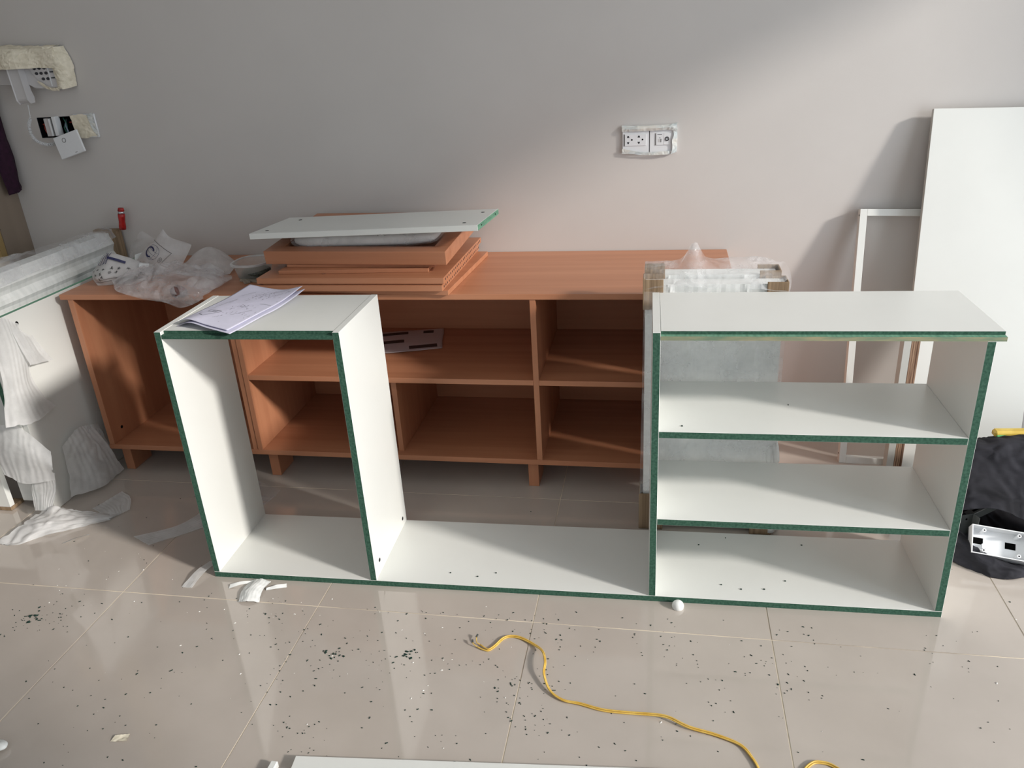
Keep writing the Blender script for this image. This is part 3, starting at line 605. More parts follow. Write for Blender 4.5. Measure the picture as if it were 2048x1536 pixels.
o = obj('bag', patch(fb, 84, 84, .007, 13, .026, 22, 5), CLEAR, b1); o.matrix_parent_inverse = Matrix.Translation(-b1.location)
o = obj('bag_underside', patch(lambda u, v: fb(u, v)-np.array([0, 0, 1])*np.array([0, 0, max(0, (fb(u, v)[2]-.705)*.55)]), 50, 50, .006, 13, .012, 17, 9), CLEAR, b1); o.matrix_parent_inverse = Matrix.Translation(-b1.location)
o = obj('screw_bundle', blob((-1.55, 2.262+.0, .700), (.03, .018, .020), 4, .006, 50, nu=28, nv=16, clampf=lambda p: (p[0], min(p[1], 2.266) if p[2] < .694 else p[1], p[2])), mat('rusty_screws', lin(120, 88, 84), .6, lin(90, 66, 62), (150, 150, 150), .5), b1, smooth=True); o.matrix_parent_inverse = Matrix.Translation(-b1.location)

def cbag(name, label, ctrl, seed, m=MILK, amp=.004, c=.007, cf=14, nu=44, nv=34):
    th = thing(name, label, 'plastic bag', (ctrl[0][0][0], ctrl[0][0][1], ZT)); F = surf(ctrl)
    o = obj('bag_film', patch(F, nu, nv, amp, 14, c, cf, seed, zmin=ZT+.0012), m, th); o.matrix_parent_inverse = Matrix.Translation(-th.location)
    return th, F
# bag of screws, front left
fr1 = [[(-1.925, 2.368, .695), (-1.89, 2.375, .693), (-1.85, 2.40, .693), (-1.812, 2.43, .695)], [(-1.955, 2.39, .712), (-1.91, 2.362, .722), (-1.855, 2.388, .725), (-1.80, 2.44, .714)],
       [(-1.965, 2.42, .735), (-1.91, 2.388, .755), (-1.855, 2.41, .755), (-1.79, 2.46, .722)], [(-1.945, 2.45, .748), (-1.905, 2.44, .785), (-1.86, 2.45, .780), (-1.80, 2.48, .735)], [(-1.94, 2.52, .697), (-1.905, 2.53, .700), (-1.86, 2.54, .70), (-1.81, 2.54, .697)]]
t1, FB1 = cbag('printed_screw_bag', 'dome-shaped clear bag of screws with dark print, nearest the left front corner of the cabinet', fr1, 3)
def addp(th, bm, m, name='print', kind=None):
    o = obj(name, bm, m, th, kind=kind); o.matrix_parent_inverse = Matrix.Translation(-th.location); return o
def glyph(bm, F, u, v, s, w, n=5):
    for k in range(n):
        a = R.choice([0, math.pi/2, 0, math.pi/2, .8, -.7]); cu, cv = u+R.uniform(-.3, .3)*s, v+R.uniform(-.3, .3)*s*1.4; L_ = R.uniform(.3, .55)*s
        ribbon(bm, F, [(cu-L_*math.cos(a), cv-L_*1.3*math.sin(a)), (cu+L_*math.cos(a), cv+L_*1.3*math.sin(a))], w, .006)
bm = bmesh.new()
for i, (u, v) in enumerate([(.22, .40), (.33, .42), (.44, .42), (.58, .42), (.69, .42), (.80, .42), (.30, .31), (.40, .32), (.56, .33), (.66, .33), (.42, .25), (.36, .22)]): glyph(bm, FB1, u, v, .042, .0011, 7)
ribbon(bm, FB1, [(.12, .34), (.14, .15), (.90, .15)], .0014, .006); ribbon(bm, FB1, [(.10, .62), (.08, .50), (.2, .47)], .0014, .006); ribbon(bm, FB1, [(.36, .20), (.8, .21)], .0012, .006)
addp(t1, bm, INKK, 'printed_text', 'stuff')
bm = bmesh.new(); ribbon(bm, FB1, [(.45, .62), (.75, .56)], .009, .006)
for k in range(4): ribbon(bm, FB1, [(.30+.05*k, .52), (.34+.05*k, .70)], .0022, .006)
ribbon(bm, FB1, [(.27+.1*math.cos(a)+.08, .61+.1*math.sin(a)) for a in [i*math.pi/8 for i in range(17)]], .0016, .006)
addp(t1, bm, INKB, 'globe_print')
addp(t1, blob((-1.87, 2.425, .704), (.062, .035, .012), 4, .003, 60, nu=40, nv=12, clampf=lambda p: (p[0], p[1], max(p[2], ZT+.0015))), SCREW, 'screws')
# standing bag with globe and C
fc = [[(-1.885, 2.52, .695), (-1.83, 2.50, .694), (-1.77, 2.505, .694), (-1.715, 2.53, .695)], [(-1.892, 2.55, .720), (-1.835, 2.525, .722), (-1.77, 2.53, .722), (-1.705, 2.56, .722)],
      [(-1.878, 2.58, .755), (-1.83, 2.56, .765), (-1.77, 2.565, .757), (-1.70, 2.59, .745)], [(-1.845, 2.60, .785), (-1.81, 2.59, .800), (-1.765, 2.59, .792), (-1.692, 2.61, .770)], [(-1.800, 2.615, .803), (-1.785, 2.60, .836), (-1.765, 2.605, .805), (-1.70, 2.62, .775)]]
t2, FB2 = cbag('printed_screw_bag', 'milky bag standing upright with a globe mark, a big letter C and a circled R', fc, 7, amp=.002, c=.002)
LX = FB2
def lg(cx, cz, pts, w, bm):   # marks in metres on the standing bag: find (u, v) by a small search
    out = []
    for dx, dz in pts:
        tx_, tz_ = cx+dx, cz+dz; best = min(((i/50, j/50) for i in range(51) for j in range(51)), key=lambda q: (FG[int(q[0]*50)][int(q[1]*50)][0]-tx_)**2+(FG[int(q[0]*50)][int(q[1]*50)][2]-tz_)**2)
        u, v = best
        for _ in range(4):
            P = FB2(u, v); du = (FB2(u+.002, v)-P)/.002; dv = (FB2(u, v+.002)-P)/.002
            A_ = np.array([[du[0], dv[0]], [du[2], dv[2]]]); s_ = np.linalg.lstsq(A_, np.array([tx_-P[0], tz_-P[2]]), rcond=None)[0]
            u = min(max(u+s_[0], 0), 1); v = min(max(v+s_[1], 0), 1)
        out.append((u, v))
    ribbon(bm, FB2, out, w, .0035)
FG = [[FB2(i/50, j/50) for j in range(51)] for i in range(51)]
ca, sa = math.cos(-.55), math.sin(-.55)
rot = lambda x, z: (x*ca-z*sa, x*sa+z*ca)
bm = bmesh.new(); cx, cz = -1.826, .762
lg(cx, cz, [rot(.0145*math.cos(a), .0145*math.sin(a)) for a in [math.radians(k) for k in range(40, 321, 20)]], .0058, bm)
addp(t2, bm, INKB, 'letter_mark')
bm = bmesh.new(); gx, gz = cx+.010, cz-.002
lg(gx, gz, [rot(.025*math.cos(a), .022*math.sin(a)) for a in [k*math.pi/12 for k in range(25)]], .0011, bm)
lg(gx, gz, [rot(.012*math.cos(a), .022*math.sin(a)) for a in [k*math.pi/8-math.pi/2 for k in range(9)]], .0009, bm)
for dz in (-.010, 0, .010): lg(gx, gz, [rot(-.02, dz-.004), rot(0, dz-.006), rot(.02, dz-.004)], .0009, bm)
addp(t2, bm, INKB, 'globe_print')
bm = bmesh.new(); rx, rz = -1.783, .735
lg(rx, rz, [(.0068*math.cos(a), .0068*math.sin(a)) for a in [k*math.pi/8 for k in range(17)]], .0010, bm)
lg(rx, rz, [rot(-.0025, -.0035), rot(-.0025, .0038), rot(.0022, .0036), rot(.0026, .001), rot(-.002, .0), rot(.003, -.0036)], .0012, bm)
lg(0, 0, [(-1.820, .797), (-1.785, .776), (-1.750, .752)], .0015, bm); lg(0, 0, [(-1.750, .752), (-1.766, .735), (-1.783, .717)], .0015, bm)
addp(t2, bm, INKK, 'frame_and_mark')
# small bag with dark print and white bit between
fs_ = [[(-1.865, 2.44, .694), (-1.82, 2.425, .694), (-1.77, 2.44, .694)], [(-1.868, 2.455, .72), (-1.82, 2.435, .726), (-1.765, 2.455, .718)], [(-1.858, 2.49, .738), (-1.82, 2.48, .745), (-1.76, 2.49, .732)], [(-1.85, 2.53, .70), (-1.81, 2.53, .70), (-1.765, 2.52, .70)]]
t3, FB3 = cbag('printed_screw_bag', 'small crumpled bag with dark print in front of the upright globe-marked bag', fs_, 11, c=.009, cf=20)
bm = bmesh.new()
for u, v in ((.22, .25), (.45, .27), (.66, .25), (.3, .55), (.55, .52)): glyph(bm, FB3, u, v, .12, .0022)
ribbon(bm, FB3, [(.15, .08), (.8, .10)], .005, .006); addp(t3, bm, INKK, 'printed_text', 'stuff')
wt = tag(obj('white_chip', BX((-.015, -.010, 0), (.018, .012, .012)), PLAST, bev=.002), 'small cream plastic bit on top of the bags by the globe mark', 'plastic bit'); wt.location = (-1.795, 2.455, .732); wt.rotation_euler = (.3, .2, .5)
tb = tag(obj('tape_piece', patch(surf([[(-1.862, 2.50, .731), (-1.83, 2.51, .742), (-1.80, 2.49, .735)], [(-1.868, 2.53, .742), (-1.83, 2.54, .748), (-1.80, 2.52, .742)]]), 14, 8, .003, 30, .005, 40, 2), CLEAR), 'shiny clear film tuft between the printed bags', 'film')
# white tissue bit by foam package
tag(obj('foam_flap', patch(surf([[(-1.90, 2.56, .73), (-1.84, 2.60, .738), (-1.815, 2.59, .755)], [(-1.90, 2.57, .75), (-1.84, 2.61, .765), (-1.82, 2.60, .772)]]), 14, 8, .003, 30, .003, 30, 2), FOAM), 'small white foam flap at the end of the foam-wrapped boards', 'foam bit')
cr2 = [[(-1.955, 2.60, .70), (-1.91, 2.60, .70), (-1.86, 2.60, .70)], [(-1.945, 2.61, .76), (-1.90, 2.60, .775), (-1.855, 2.60, .76)], [(-1.915, 2.64, .80), (-1.89, 2.63, .822), (-1.845, 2.63, .79)]]
cbag('clear_bag', 'clear glinting bag behind the upright globe-marked bag near the wall', cr2, 23, CLING, .008, .014, 26, 30, 30)
f4 = [[(-1.70, 2.50, .694), (-1.63, 2.48, .694), (-1.56, 2.46, .694), (-1.495, 2.50, .695)], [(-1.705, 2.53, .715), (-1.635, 2.52, .735), (-1.56, 2.50, .738), (-1.49, 2.53, .708)], [(-1.68, 2.58, .728), (-1.62, 2.57, .765), (-1.565, 2.56, .768), (-1.50, 2.56, .715)], [(-1.68, 2.64, .70), (-1.62, 2.65, .70), (-1.56, 2.64, .70), (-1.51, 2.60, .70)]]
cbag('milky_bag', 'milky half-clear bag lying between the crumpled clear bag and the plastic tub', f4, 31, MILK, .007, .014, 12)
# food tub with lid rim
tub = thing('plastic_tub', 'clear oval plastic tub of screws beside the left end of the board stack', 'tub', (-1.385, 2.475, ZT+.0082))
def ring(rx, ry, z, n=40): return [Vector((rx*sgnp(math.cos(k*2*math.pi/n), .75), ry*sgnp(math.sin(k*2*math.pi/n), .75), z)) for k in range(n)]
def loft(rings, cap0=True, cap1=False):
    bm = bmesh.new(); V = [[bm.verts.new(p) for p in r] for r in rings]; n = len(V[0])
    for A, B in zip(V, V[1:]):
        for k in range(n): bm.faces.new((A[k], A[(k+1) % n], B[(k+1) % n], B[k]))
    if cap0: bm.faces.new(V[0][::-1])
    if cap1: bm.faces.new(V[-1])
    return bm
obj('tub_shell', loft([ring(.050, .056, .0005), ring(.060, .068, .044), ring(.066, .075, .045), ring(.066, .075, .049)]), TUBM, tub, smooth=True)
obj('rim', loft([ring(.0675, .0765, .044), ring(.0675, .0765, .050), ring(.060, .068, .050), ring(.060, .068, .046)], False), FOAMS, tub)
obj('screws', blob((.008, -.005, .016), (.044, .048, .014), 3, .004, 60, nu=36, nv=12), mat('dull_screws', lin(100, 108, 98), .5, lin(60, 66, 60), (160, 160, 160), .6), tub, kind='stuff')
for k, (a, bxy, an, lab) in enumerate((((-1.40, 2.425, 0), (.095, .020, .008), -.90, 'grey wood offcut slanting in front of the plastic tub'), ((-1.375, 2.42, 0), (.07, .028, .007), -.15, 'flat wood offcut wedged under the plastic tub'))):
    w_ = tag(obj('wood_offcut', BX((-bxy[0]/2, -bxy[1]/2, 0), (bxy[0]/2, bxy[1]/2, bxy[2])), WOODSC, bev=.0006), lab, 'offcut'); w_.location = (a[0], a[1], ZT+.0005); w_.rotation_euler = (0, 0, an)
# red handle
rd = thing('red_tool_handle', 'red plastic tool handle standing upright against the wall on the cardboard corner', 'tool', (-2.052, 2.742, .807), (0, .17, 0))
obj('grip', tube(bmesh.new(), [Vector((0, 0, z)) for z in (0, .01, .03, .05, .06)], lambda t: .0125+.001*math.sin(t*9), 18), RED, rd, smooth=True)
obj('collar', cyl(bmesh.new(), (0, 0, .0603), .0118, .011), SILV, rd, smooth=True); obj('end_cap', cyl(bmesh.new(), (0, 0, .0716), .0125, .011, r2=.010), RED, rd, smooth=True)

# ------------------------------------------------------------------ intercom phone on the wall
ph = thing('wall_intercom_phone', 'ivory wall phone with handset and keypad, half covered in masking tape', 'phone', (-2.25, D, 1.40))
def wl(bm, name, m, th, **k): o = obj(name, bm, m, th, **k); o.matrix_parent_inverse = Matrix.Translation(-th.location); return o
yb = 2.737
base = wl(prism([(-2.40, 1.462), (-2.14, 1.462), (-2.133, 1.40), (-2.135, 1.328), (-2.20, 1.326), (-2.262, 1.330), (-2.275, 1.345), (-2.40, 1.345)], yb, D-.0005), 'phone_base', PLASTG, ph, bev=.003)
pts = [(-2.262, 1.400), (-2.133, 1.400), (-2.136, 1.330), (-2.195, 1.328), (-2.222, 1.345), (-2.240, 1.366)]
kp = wl(prism(pts, yb-.004, yb-.0003), 'keypad_plate', PLASTG, ph, bev=.001)
for x, z in ((-2.236, 1.396), (-2.216, 1.396), (-2.196, 1.396), (-2.232, 1.379), (-2.213, 1.379), (-2.193, 1.379), (-2.210, 1.360), (-2.191, 1.360)):
    wl(loft([[Vector((x+(.0068-.001*t_)*math.cos(a), yb-.0042-.0022*t_, z+(.0054-.001*t_)*math.sin(a))) for a in [k*math.pi/8 for k in range(16)]] for t_ in (0, 1)], True, True), 'key', KEY, ph)
wl(BX((-2.1830, yb-.0062, 1.334), (-2.1800, yb-.0041, 1.399)), 'divider_rib', PLAST, ph)
for z in (1.382, 1.362): wl(BX((-2.176, yb-.0062, z-.002), (-2.162, yb-.0041, z+.002)), 'side_key', KEY, ph)
hs = prism([(0, 0), (.020, -.004), (.026, -.02), (.024, -.11), (.030, -.135), (.026, -.150), (.006, -.152), (-.004, -.14), (-.004, -.02)], 0, .046, 'x')
Mh = Matrix.Translation((-2.330, 2.712, 1.432)) @ Matrix.Rotation(-.05, 4, 'Y')
bmesh.ops.transform(hs, matrix=Mh, verts=hs.verts); wl(hs, 'handset', PLASTG, ph, bev=.003)
wl(BX((-2.334, 2.712+.012, 1.405), (-2.276, yb-.0003, 1.44)), 'cradle', PLASTG, ph, bev=.002)
TB = lambda ctrl, seed, m=TAPE, th=ph, a=.0025, c=.008, cf=60, nu=56, nv=30, nm='masking_tape': wl(patch(surf(ctrl), nu, nv, a, 30, c, cf, seed, edge=.03), nm, m, th)
TB([[(-2.415, 2.712, 1.395), (-2.36, 2.700, 1.398), (-2.29, 2.690, 1.398), (-2.22, 2.722, 1.397), (-2.145, 2.724, 1.394)],
    [(-2.415, 2.710, 1.43), (-2.36, 2.694, 1.43), (-2.29, 2.686, 1.43), (-2.22, 2.718, 1.43), (-2.140, 2.722, 1.43)],
    [(-2.405, 2.720, 1.462), (-2.35, 2.70, 1.465), (-2.29, 2.700, 1.462), (-2.22, 2.724, 1.460), (-2.135, 2.724, 1.460)],
    [(-2.39, 2.772, 1.474), (-2.35, 2.772, 1.480), (-2.29, 2.772, 1.474), (-2.22, 2.772, 1.470), (-2.138, 2.772, 1.470)]], 3)
TB([[(-2.175, 2.722, 1.466), (-2.15, 2.722, 1.466), (-2.130, 2.745, 1.464), (-2.125, 2.774, 1.466)], [(-2.160, 2.726, 1.40), (-2.135, 2.722, 1.40), (-2.112, 2.742, 1.40), (-2.105, 2.774, 1.40)], [(-2.158, 2.728, 1.325), (-2.135, 2.724, 1.322), (-2.118, 2.745, 1.325), (-2.112, 2.774, 1.33)]], 6, nu=20, nv=36)
TB([[(-2.228, 2.728, 1.356), (-2.235, 2.730, 1.352)], [(-2.19, 2.728, 1.332), (-2.20, 2.732, 1.322)], [(-2.15, 2.728, 1.328), (-2.155, 2.732, 1.318)]], 8, nu=8, nv=24)
cp = spline([(-2.31, 2.74, 1.275), (-2.316, 2.74, 1.229), (-2.331, 2.74, 1.201), (-2.329, 2.74, 1.163), (-2.308, 2.742, 1.140), (-2.278, 2.750, 1.130), (-2.25, 2.760, 1.135), (-2.235, 2.775, 1.150)], 420)
hp_ = []
for i, p in enumerate(cp):
    t_ = (cp[min(i+1, 419)]-cp[max(i-1, 0)]).normalized(); a = t_.cross(Vector((0, 1, 0))).normalized(); b = a.cross(t_)
    rr_ = .0052 if i > 70 else .0052*max(0, (i-50)/20); ang = i*.75
    hp_.append(p+(a*math.cos(ang)+b*math.sin(ang))*rr_)
wl(tube(bmesh.new(), hp_, .0014, 5), 'coil_cord', PLAST, ph, smooth=True)

# ------------------------------------------------------------------ open wall box
jb = thing('open_wall_box', 'open dark wall box with loose coloured wires below the phone', 'electrical box', (-2.243, D, 1.19))
e = .0005; hx, HX, hz, HZ, yd = hx0+e, hx1-e, hz0+e, hz1-e, D+.048
bm = bmesh.new(); bx(bm, (hx, yd-.002, hz), (HX, yd, HZ)); bx(bm, (hx, D+.001, hz), (hx+.002, yd-.002, HZ)); bx(bm, (HX-.002, D+.001, hz), (HX, yd-.002, HZ)); bx(bm, (hx+.002, D+.001, hz), (HX-.002, yd-.002, hz+.002)); bx(bm, (hx+.002, D+.001, HZ-.002), (HX-.002, yd-.002, HZ))
wl(bm, 'box_shell', DARKW, jb)
WR = mat('red_wire', lin(150, 48, 36), .5); WG = mat('green_wire', lin(60, 110, 95), .5); WB = mat('blue_grey_wire', lin(120, 135, 150), .5); WK = mat('black_wire', lin(30, 30, 32), .5)
for k, (m_, P_) in enumerate(((WR, [(-2.31, D+.04, 1.22), (-2.300, D+.004, 1.19), (-2.292, D+.004, 1.165), (-2.283, D+.02, 1.155)]), (WR, [(-2.316, D+.03, 1.20), (-2.305, D+.008, 1.20), (-2.29, D+.02, 1.195)]), (WK, [(-2.31, D+.02, 1.215), (-2.295, D+.006, 1.21), (-2.285, D+.02, 1.17)]),
     (WG, [(-2.225, D+.02, 1.22), (-2.205, D+.004, 1.20), (-2.20, D-.006, 1.175), (-2.205, D+.01, 1.158)]), (WG, [(-2.228, D+.03, 1.20), (-2.215, D+.002, 1.185), (-2.214, D+.01, 1.16)]), (WB, [(-2.22, D+.03, 1.215), (-2.203, D-.004, 1.195), (-2.195, D-.010, 1.170), (-2.200, D-.012, 1.155)]), (WR, [(-2.21, D+.03, 1.202), (-2.19, D+.016, 1.203), (-2.172, D+.03, 1.203)]))):
    wl(tube(bmesh.new(), spline(P_, 18), .0028, 7), 'wire', m_, jb, smooth=True)
wl(BX((-2.285, D-.012, 1.158), (-2.262, D+.010, 1.222)), 'module', PLASTG, jb, bev=.001); wl(BX((-2.262, D-.018, 1.159), (-2.254, D+.010, 1.221)), 'module', PLAST, jb, bev=.001)
wl(BX((-2.2535, D-.014, 1.160), (-2.243, D+.010, 1.222)), 'module', GREYP, jb, bev=.001); wl(BX((-2.2425, D-.022, 1.160), (-2.228, D+.006, 1.228)), 'module', PLAST, jb, bev=.001)
pl_ = thing('hanging_switch_plate', 'square white switch plate with a round button hanging tilted from the open wall box', 'switch plate', (-2.182, 2.742, 1.128), (-.10, -.26, .0))
obj('plate', BX((-.056, -.006, -.0405), (.056, .002, .0405)), PLAST, pl_, bev=.002)
bm = bmesh.new(); tube(bm, [Vector((-.012+.0075*math.cos(a), -.0062, .020+.0075*math.sin(a))) for a in [k*math.pi/12 for k in range(25)]], .0012, 6, False); obj('button_ring', bm, GREYP, pl_)
obj('button', cyl(bmesh.new(), (-.012, -.0072, .020), .0062, .0012, 'y'), PLAST, pl_)
obj('lettering', BX((.014, -.0063, -.034), (.024, -.0061, -.032)), GREYP, pl_)
tp = thing('taped_switch_plate', 'switch plate to the right of the open wall box, covered with wrinkled masking tape', 'switch plate', (-2.115, D, 1.19))
wl(BX((-2.161, D-.009, 1.147), (-2.072, D-.0005, 1.231)), 'plate', PLAST, tp, bev=.002)
wl(BX((-2.130, D-.0112, 1.172), (-2.114, D-.0092, 1.190)), 'rocker', PLASTG, tp)
TB([[(-2.160, D-.012, 1.148), (-2.12, D-.014, 1.146), (-2.095, D-.012, 1.152), (-2.078, D-.010, 1.150)], [(-2.166, D-.012, 1.19), (-2.13, D-.013, 1.19), (-2.10, D-.014, 1.19), (-2.086, D-.012, 1.185)], [(-2.170, D-.012, 1.228), (-2.13, D-.012, 1.232), (-2.11, D-.012, 1.23), (-2.09, D-.010, 1.222)]], 4, th=tp, nu=30, nv=26, c=.004)
TB([[(-2.10, D-.014, 1.228), (-2.074, D-.014, 1.236)], [(-2.095, D-.016, 1.21), (-2.073, D-.013, 1.20)], [(-2.088, D-.014, 1.17), (-2.068, D-.012, 1.148)]], 7, m=TAPEW, th=tp, nu=12, nv=24)

# ------------------------------------------------------------------ outlets
def outlet(name, label, x0):
    th = thing(name, label, 'outlet', (x0+.044, D, 1.066)); wl(BX((x0, D-.0085, 1.024), (x0+.0875, D-.0004, 1.110)), 'plate', PLAST, th, bev=.0015); return th
ol_ = outlet('power_outlet', 'double power socket plate, left of the two joined wall plates above the upright package', -.134)
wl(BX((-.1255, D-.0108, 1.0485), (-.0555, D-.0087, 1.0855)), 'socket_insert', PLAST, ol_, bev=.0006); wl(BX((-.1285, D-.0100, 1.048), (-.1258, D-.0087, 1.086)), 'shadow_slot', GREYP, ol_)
for sx in (-.1145, -.0795):
    for sz, s in ((1.0775, 1), (1.0585, -1)):
        wl(prism([(sx-.0042, sz-.0025*s), (sx+.0042, sz-.0025*s), (sx+.0018, sz+.0035*s), (sx-.0018, sz+.0035*s)], D-.0112, D-.0109), 'slot', KEY, ol_)
    wl(cyl(bmesh.new(), (sx+.012, D-.0112, 1.068), .0028, .0003, 'y', 12), 'earth_hole', BLACKP, ol_)
od = outlet('data_outlet', 'data and aerial socket plate, right of the two joined wall plates', -.0445)
wl(BX((-.046, D-.0080, 1.027), (-.0447, D-.0020, 1.107)), 'gap', KEY, od)
wl(BX((-.0235, D-.0108, 1.0485), (.0010, D-.0087, 1.0855)), 'data_insert', PLAST, od, bev=.0006); wl(BX((.0018, D-.0108, 1.0485), (.024, D-.0087, 1.0855)), 'aerial_insert', PLAST, od, bev=.0006)
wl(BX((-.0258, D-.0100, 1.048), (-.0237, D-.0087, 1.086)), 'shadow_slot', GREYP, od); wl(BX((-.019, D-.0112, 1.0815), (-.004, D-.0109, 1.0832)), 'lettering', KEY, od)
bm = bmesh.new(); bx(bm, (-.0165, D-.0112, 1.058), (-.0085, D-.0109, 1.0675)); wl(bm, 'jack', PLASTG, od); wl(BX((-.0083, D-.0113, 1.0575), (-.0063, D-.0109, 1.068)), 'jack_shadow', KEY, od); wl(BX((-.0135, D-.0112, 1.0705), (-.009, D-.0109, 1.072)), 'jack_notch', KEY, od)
bm = bmesh.new(); tube(bm, [Vector((.0125+.0055*math.cos(a), D-.0112, 1.0675+.0055*math.sin(a))) for a in [k*math.pi/10 for k in range(21)]], .0018, 6, False); wl(bm, 'aerial_ring', KEY, od)
wl(cyl(bmesh.new(), (.0125, D-.0116, 1.0675), .0012, .0008, 'y', 10), 'aerial_pin', KEY, od)
TB([[(-.134, D-.012, 1.094), (-.09, D-.013, 1.0955), (-.04, D-.013, 1.095), (.02, D-.014, 1.096), (.040, D-.012, 1.088)], [(-.136, D-.014, 1.104), (-.09, D-.016, 1.105), (-.04, D-.015, 1.106), (.02, D-.016, 1.106), (.042, D-.014, 1.104)], [(-.136, D-.004, 1.114), (-.09, D-.004, 1.112), (-.04, D-.004, 1.112), (.02, D-.004, 1.112), (.046, D-.004, 1.118)]], 3, m=TAPEW, th=ol_, c=.003, a=.0012, nu=60, nv=12, nm='masking_film')
TB([[(-.135, D-.011, 1.041), (-.10, D-.012, 1.033), (-.06, D-.012, 1.027), (0, D-.012, 1.028), (.028, D-.012, 1.030)], [(-.136, D-.010, 1.024), (-.10, D-.012, 1.022), (-.06, D-.012, 1.018), (0, D-.012, 1.017), (.026, D-.008, 1.018)]], 5, m=TAPEW, th=ol_, c=.003, a=.0012, nu=50, nv=8, nm='masking_film')
TB([[(.030, D-.012, 1.098), (.045, D-.010, 1.108)], [(.034, D-.014, 1.08), (.0455, D-.010, 1.08)], [(.029, D-.016, 1.062), (.0455, D-.010, 1.06)], [(.030, D-.014, 1.04), (.0455, D-.010, 1.04)], [(.026, D-.012, 1.018), (.044, D-.010, 1.024)]], 8, m=TAPEW, th=od, c=.003, a=.0015, nu=10, nv=40, nm='masking_film')

# ------------------------------------------------------------------ cable on the floor
ck = thing('yellow_cable', 'thin yellow twin cable snaking across the floor towards the bottom right', 'cable', (-.2, 1.4, 0))
cpts = [(-.434, 1.518), (-.418, 1.509), (-.406, 1.507), (-.393, 1.523), (-.376, 1.553), (-.352, 1.562), (-.322, 1.553), (-.286, 1.528), (-.268, 1.503), (-.257, 1.465), (-.255, 1.430), (-.236, 1.389), (-.203, 1.366), (-.163, 1.360), (-.111, 1.348), (-.06, 1.346), (-.005, 1.345), (.034, 1.339), (.077, 1.320), (.134, 1.308), (.185, 1.288), (.207, 1.257), (.218, 1.228), (.222, 1.19), (.24, 1.15), (.27, 1.14), (.295, 1.18), (.306, 1.232), (.326, 1.258), (.345, 1.263), (.368, 1.256), (.40, 1.225), (.44, 1.16)]
hz_ = lambda i, n: .0032+.016*math.exp(-((i/n-.28)/.05)**2)+.006*math.exp(-((i/n-.53)/.04)**2)
for s in (-1, 1):
    P_ = spline([(x, y, 0) for x, y in cpts], 260); Q = []
    for i, p in enumerate(P_):
        t_ = (P_[min(i+1, 259)]-P_[max(i-1, 0)]).normalized(); n_ = Vector((-t_.y, t_.x, 0)); a = math.sin(i*.06)*.9
        sp = .0021*(1+1.5*max(0, 1-i/14)); Q.append(Vector((p.x, p.y, hz_(i, 260)))+n_*s*sp*math.cos(a)+Vector((0, 0, s*.0016*math.sin(a))))
    wl(tube(bmesh.new(), Q, .0019, 7), 'core', YEL, ck, smooth=True)
    p = Q[0]; q = p+Vector((-.014, .014+.006*s, .006)); wl(tube(bmesh.new(), spline([p, p+Vector((-.010, .004, .004)), q], 8), .0013, 6), 'stripped_end', YEL, ck, smooth=True)
    wl(tube(bmesh.new(), [q, q+Vector((.002*s, .008, .001))], .0026, 7), 'terminal', STEELD, ck)

# ------------------------------------------------------------------ panels at the bottom of the frame
fg_ = thing('white_floor_panel', 'white panel lying flat on the floor, its far edge crossing the bottom of the photo', 'board', (-.753, 1.129, .0012), (0, 0, .084))
obj('panel', BX((0, -.42, 0), (1.15, 0, .0165)), [MEL], fg_, bev=.0008)
fg2 = thing('white_floor_panel', 'narrow white edge piece just left of the large panel at the bottom of the photo', 'board', (-.802, 1.112, .0005), (0, 0, -.02))
obj('panel', BX((0, -.30, 0), (.016, 0, .017)), MEL, fg2, bev=.002)

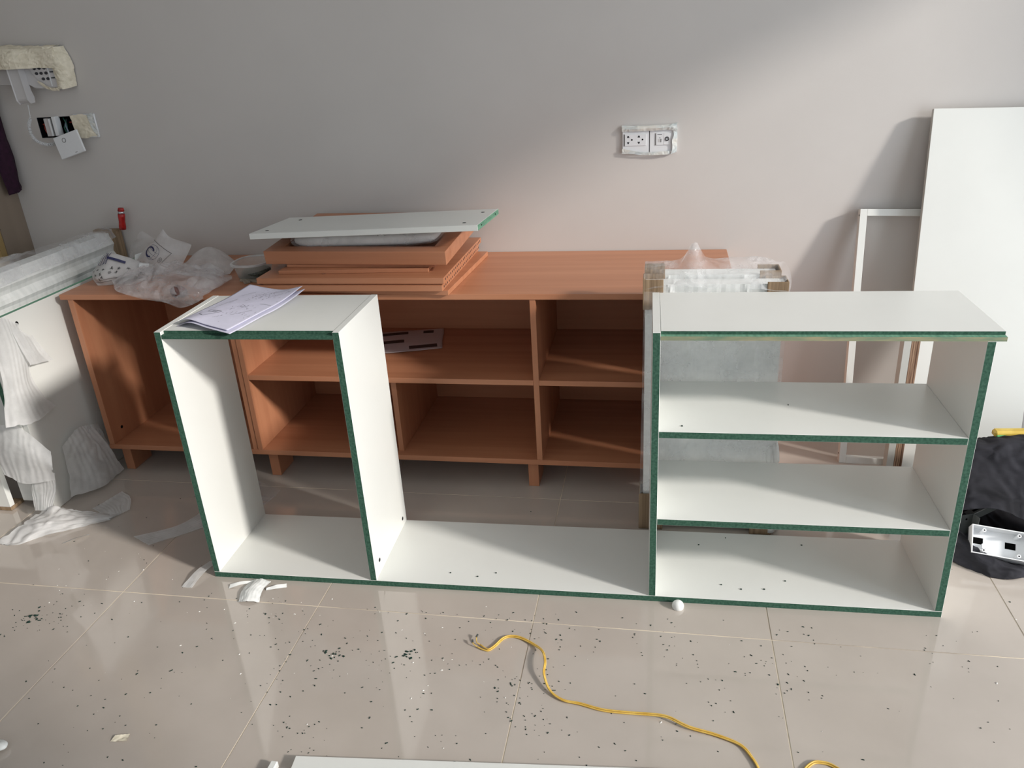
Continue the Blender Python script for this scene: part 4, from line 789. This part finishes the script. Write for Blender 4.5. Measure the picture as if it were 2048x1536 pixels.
# ------------------------------------------------------------------ drilling chips and crumbs
def chips(name, n, clusters, size, m, label, seed, spread=.035, frac=.55):
    r = random.Random(seed); bm = bmesh.new()
    for k in range(n):
        if clusters and r.random() < frac:
            cx, cy = r.choice(clusters); x = cx+r.gauss(0, spread); y = cy+r.gauss(0, spread)
        else: x = r.uniform(-2.0, 1.3); y = 1.05+1.1*(r.random()**1.5)
        if y > 1.66+.0175*(x-UX) and -1.30 < x < .76:
            if r.random() < .8 or y < 1.72 or (y < 2.06): y = 1.66-abs(r.gauss(0, .2))
        if y < 1.12+.084*(x+.753) and x > -.83: continue
        s = size*r.uniform(.4, 1.25); a = r.uniform(0, 6.3); L_ = s*r.uniform(.8, 2.2); c_, s_ = math.cos(a), math.sin(a); h = s*.5
        P = [(-L_/2, -s/2.4, .0004), (L_/2, -s/3, .0004), (L_/2.4, s/2, .0004), (-L_/3, s/2.6, .0004)]
        v = [bm.verts.new((x+px*c_-py*s_, y+px*s_+py*c_, pz)) for px, py, pz in P]; t_ = bm.verts.new((x, y, h+.0004))
        bm.faces.new(v[::-1])
        for i in range(4): bm.faces.new((v[i], v[(i+1) % 4], t_))
    o = obj(name, bm, m, kind='stuff'); tag(o, label, 'debris'); return o
CL = [(-1.713, 1.501), (-1.647, 1.488), (-1.718, 1.449), (-1.603, 1.534), (-1.207, 1.348), (-1.047, 1.563), (-1.05, 1.583), (-.78, 1.45), (-.866, 1.371), (-.601, 1.47), (-.856, 1.347), (-.665, 1.386), (-.774, 1.191), (-.754, 1.173), (-.484, 1.255), (-.517, 1.445), (-.33, 1.45), (-.276, 1.345), (.022, 1.594), (.041, 1.578), (.236, 1.557), (.272, 1.511), (-.373, 1.626), (-.261, 1.318), (-.241, 1.224), (.108, 1.437), (.425, 1.621), (.706, 1.652), (.373, 1.66), (-.27, 1.38), (-.28, 1.46), (-.70, 1.44), (-.62, 1.60), (-.95, 1.5), (-.29, 1.64), (-.20, 1.60)]
chips('fibreboard_chips', 800, CL, .0030, CHIPM, 'dark green drilling chips scattered over the tiled floor', 11, .05)
chips('fibreboard_chips', 44, [(-1.71, 1.50), (-1.70, 1.485), (-.80, 1.45), (-.60, 1.47)], .006, CHIPM, 'larger clots of green drilling chips at the left and middle of the floor', 12, .014, 1)
chips('white_crumbs', 90, [(-1.15, 1.62), (-1.6, 1.7), (-.95, 1.5), (-.6, 1.47)], .003, CRUMB, 'tiny white foam crumbs sprinkled on the floor', 13, .12, .6)
bm = bmesh.new(); r5 = random.Random(5)
for x, y, z in [(1.45, .06, .018), (1.62, .09, .018), (1.50, .045, .018), (1.56, .05, .018), (1.40, .24, .018), (1.33, .03, .5116), (1.6, .16, .5116), (.70, .05, .018), (.78, .04, .018), (.83, .06, .018), (1.69, .26, .018), (1.48, .28, .018)]:
    bx(bm, (x, y, z+.0003), (x+r5.uniform(.002, .005), y+.003, z+.002))
obj('fibreboard_crumbs', bm, CHIPM, unit, kind='stuff')
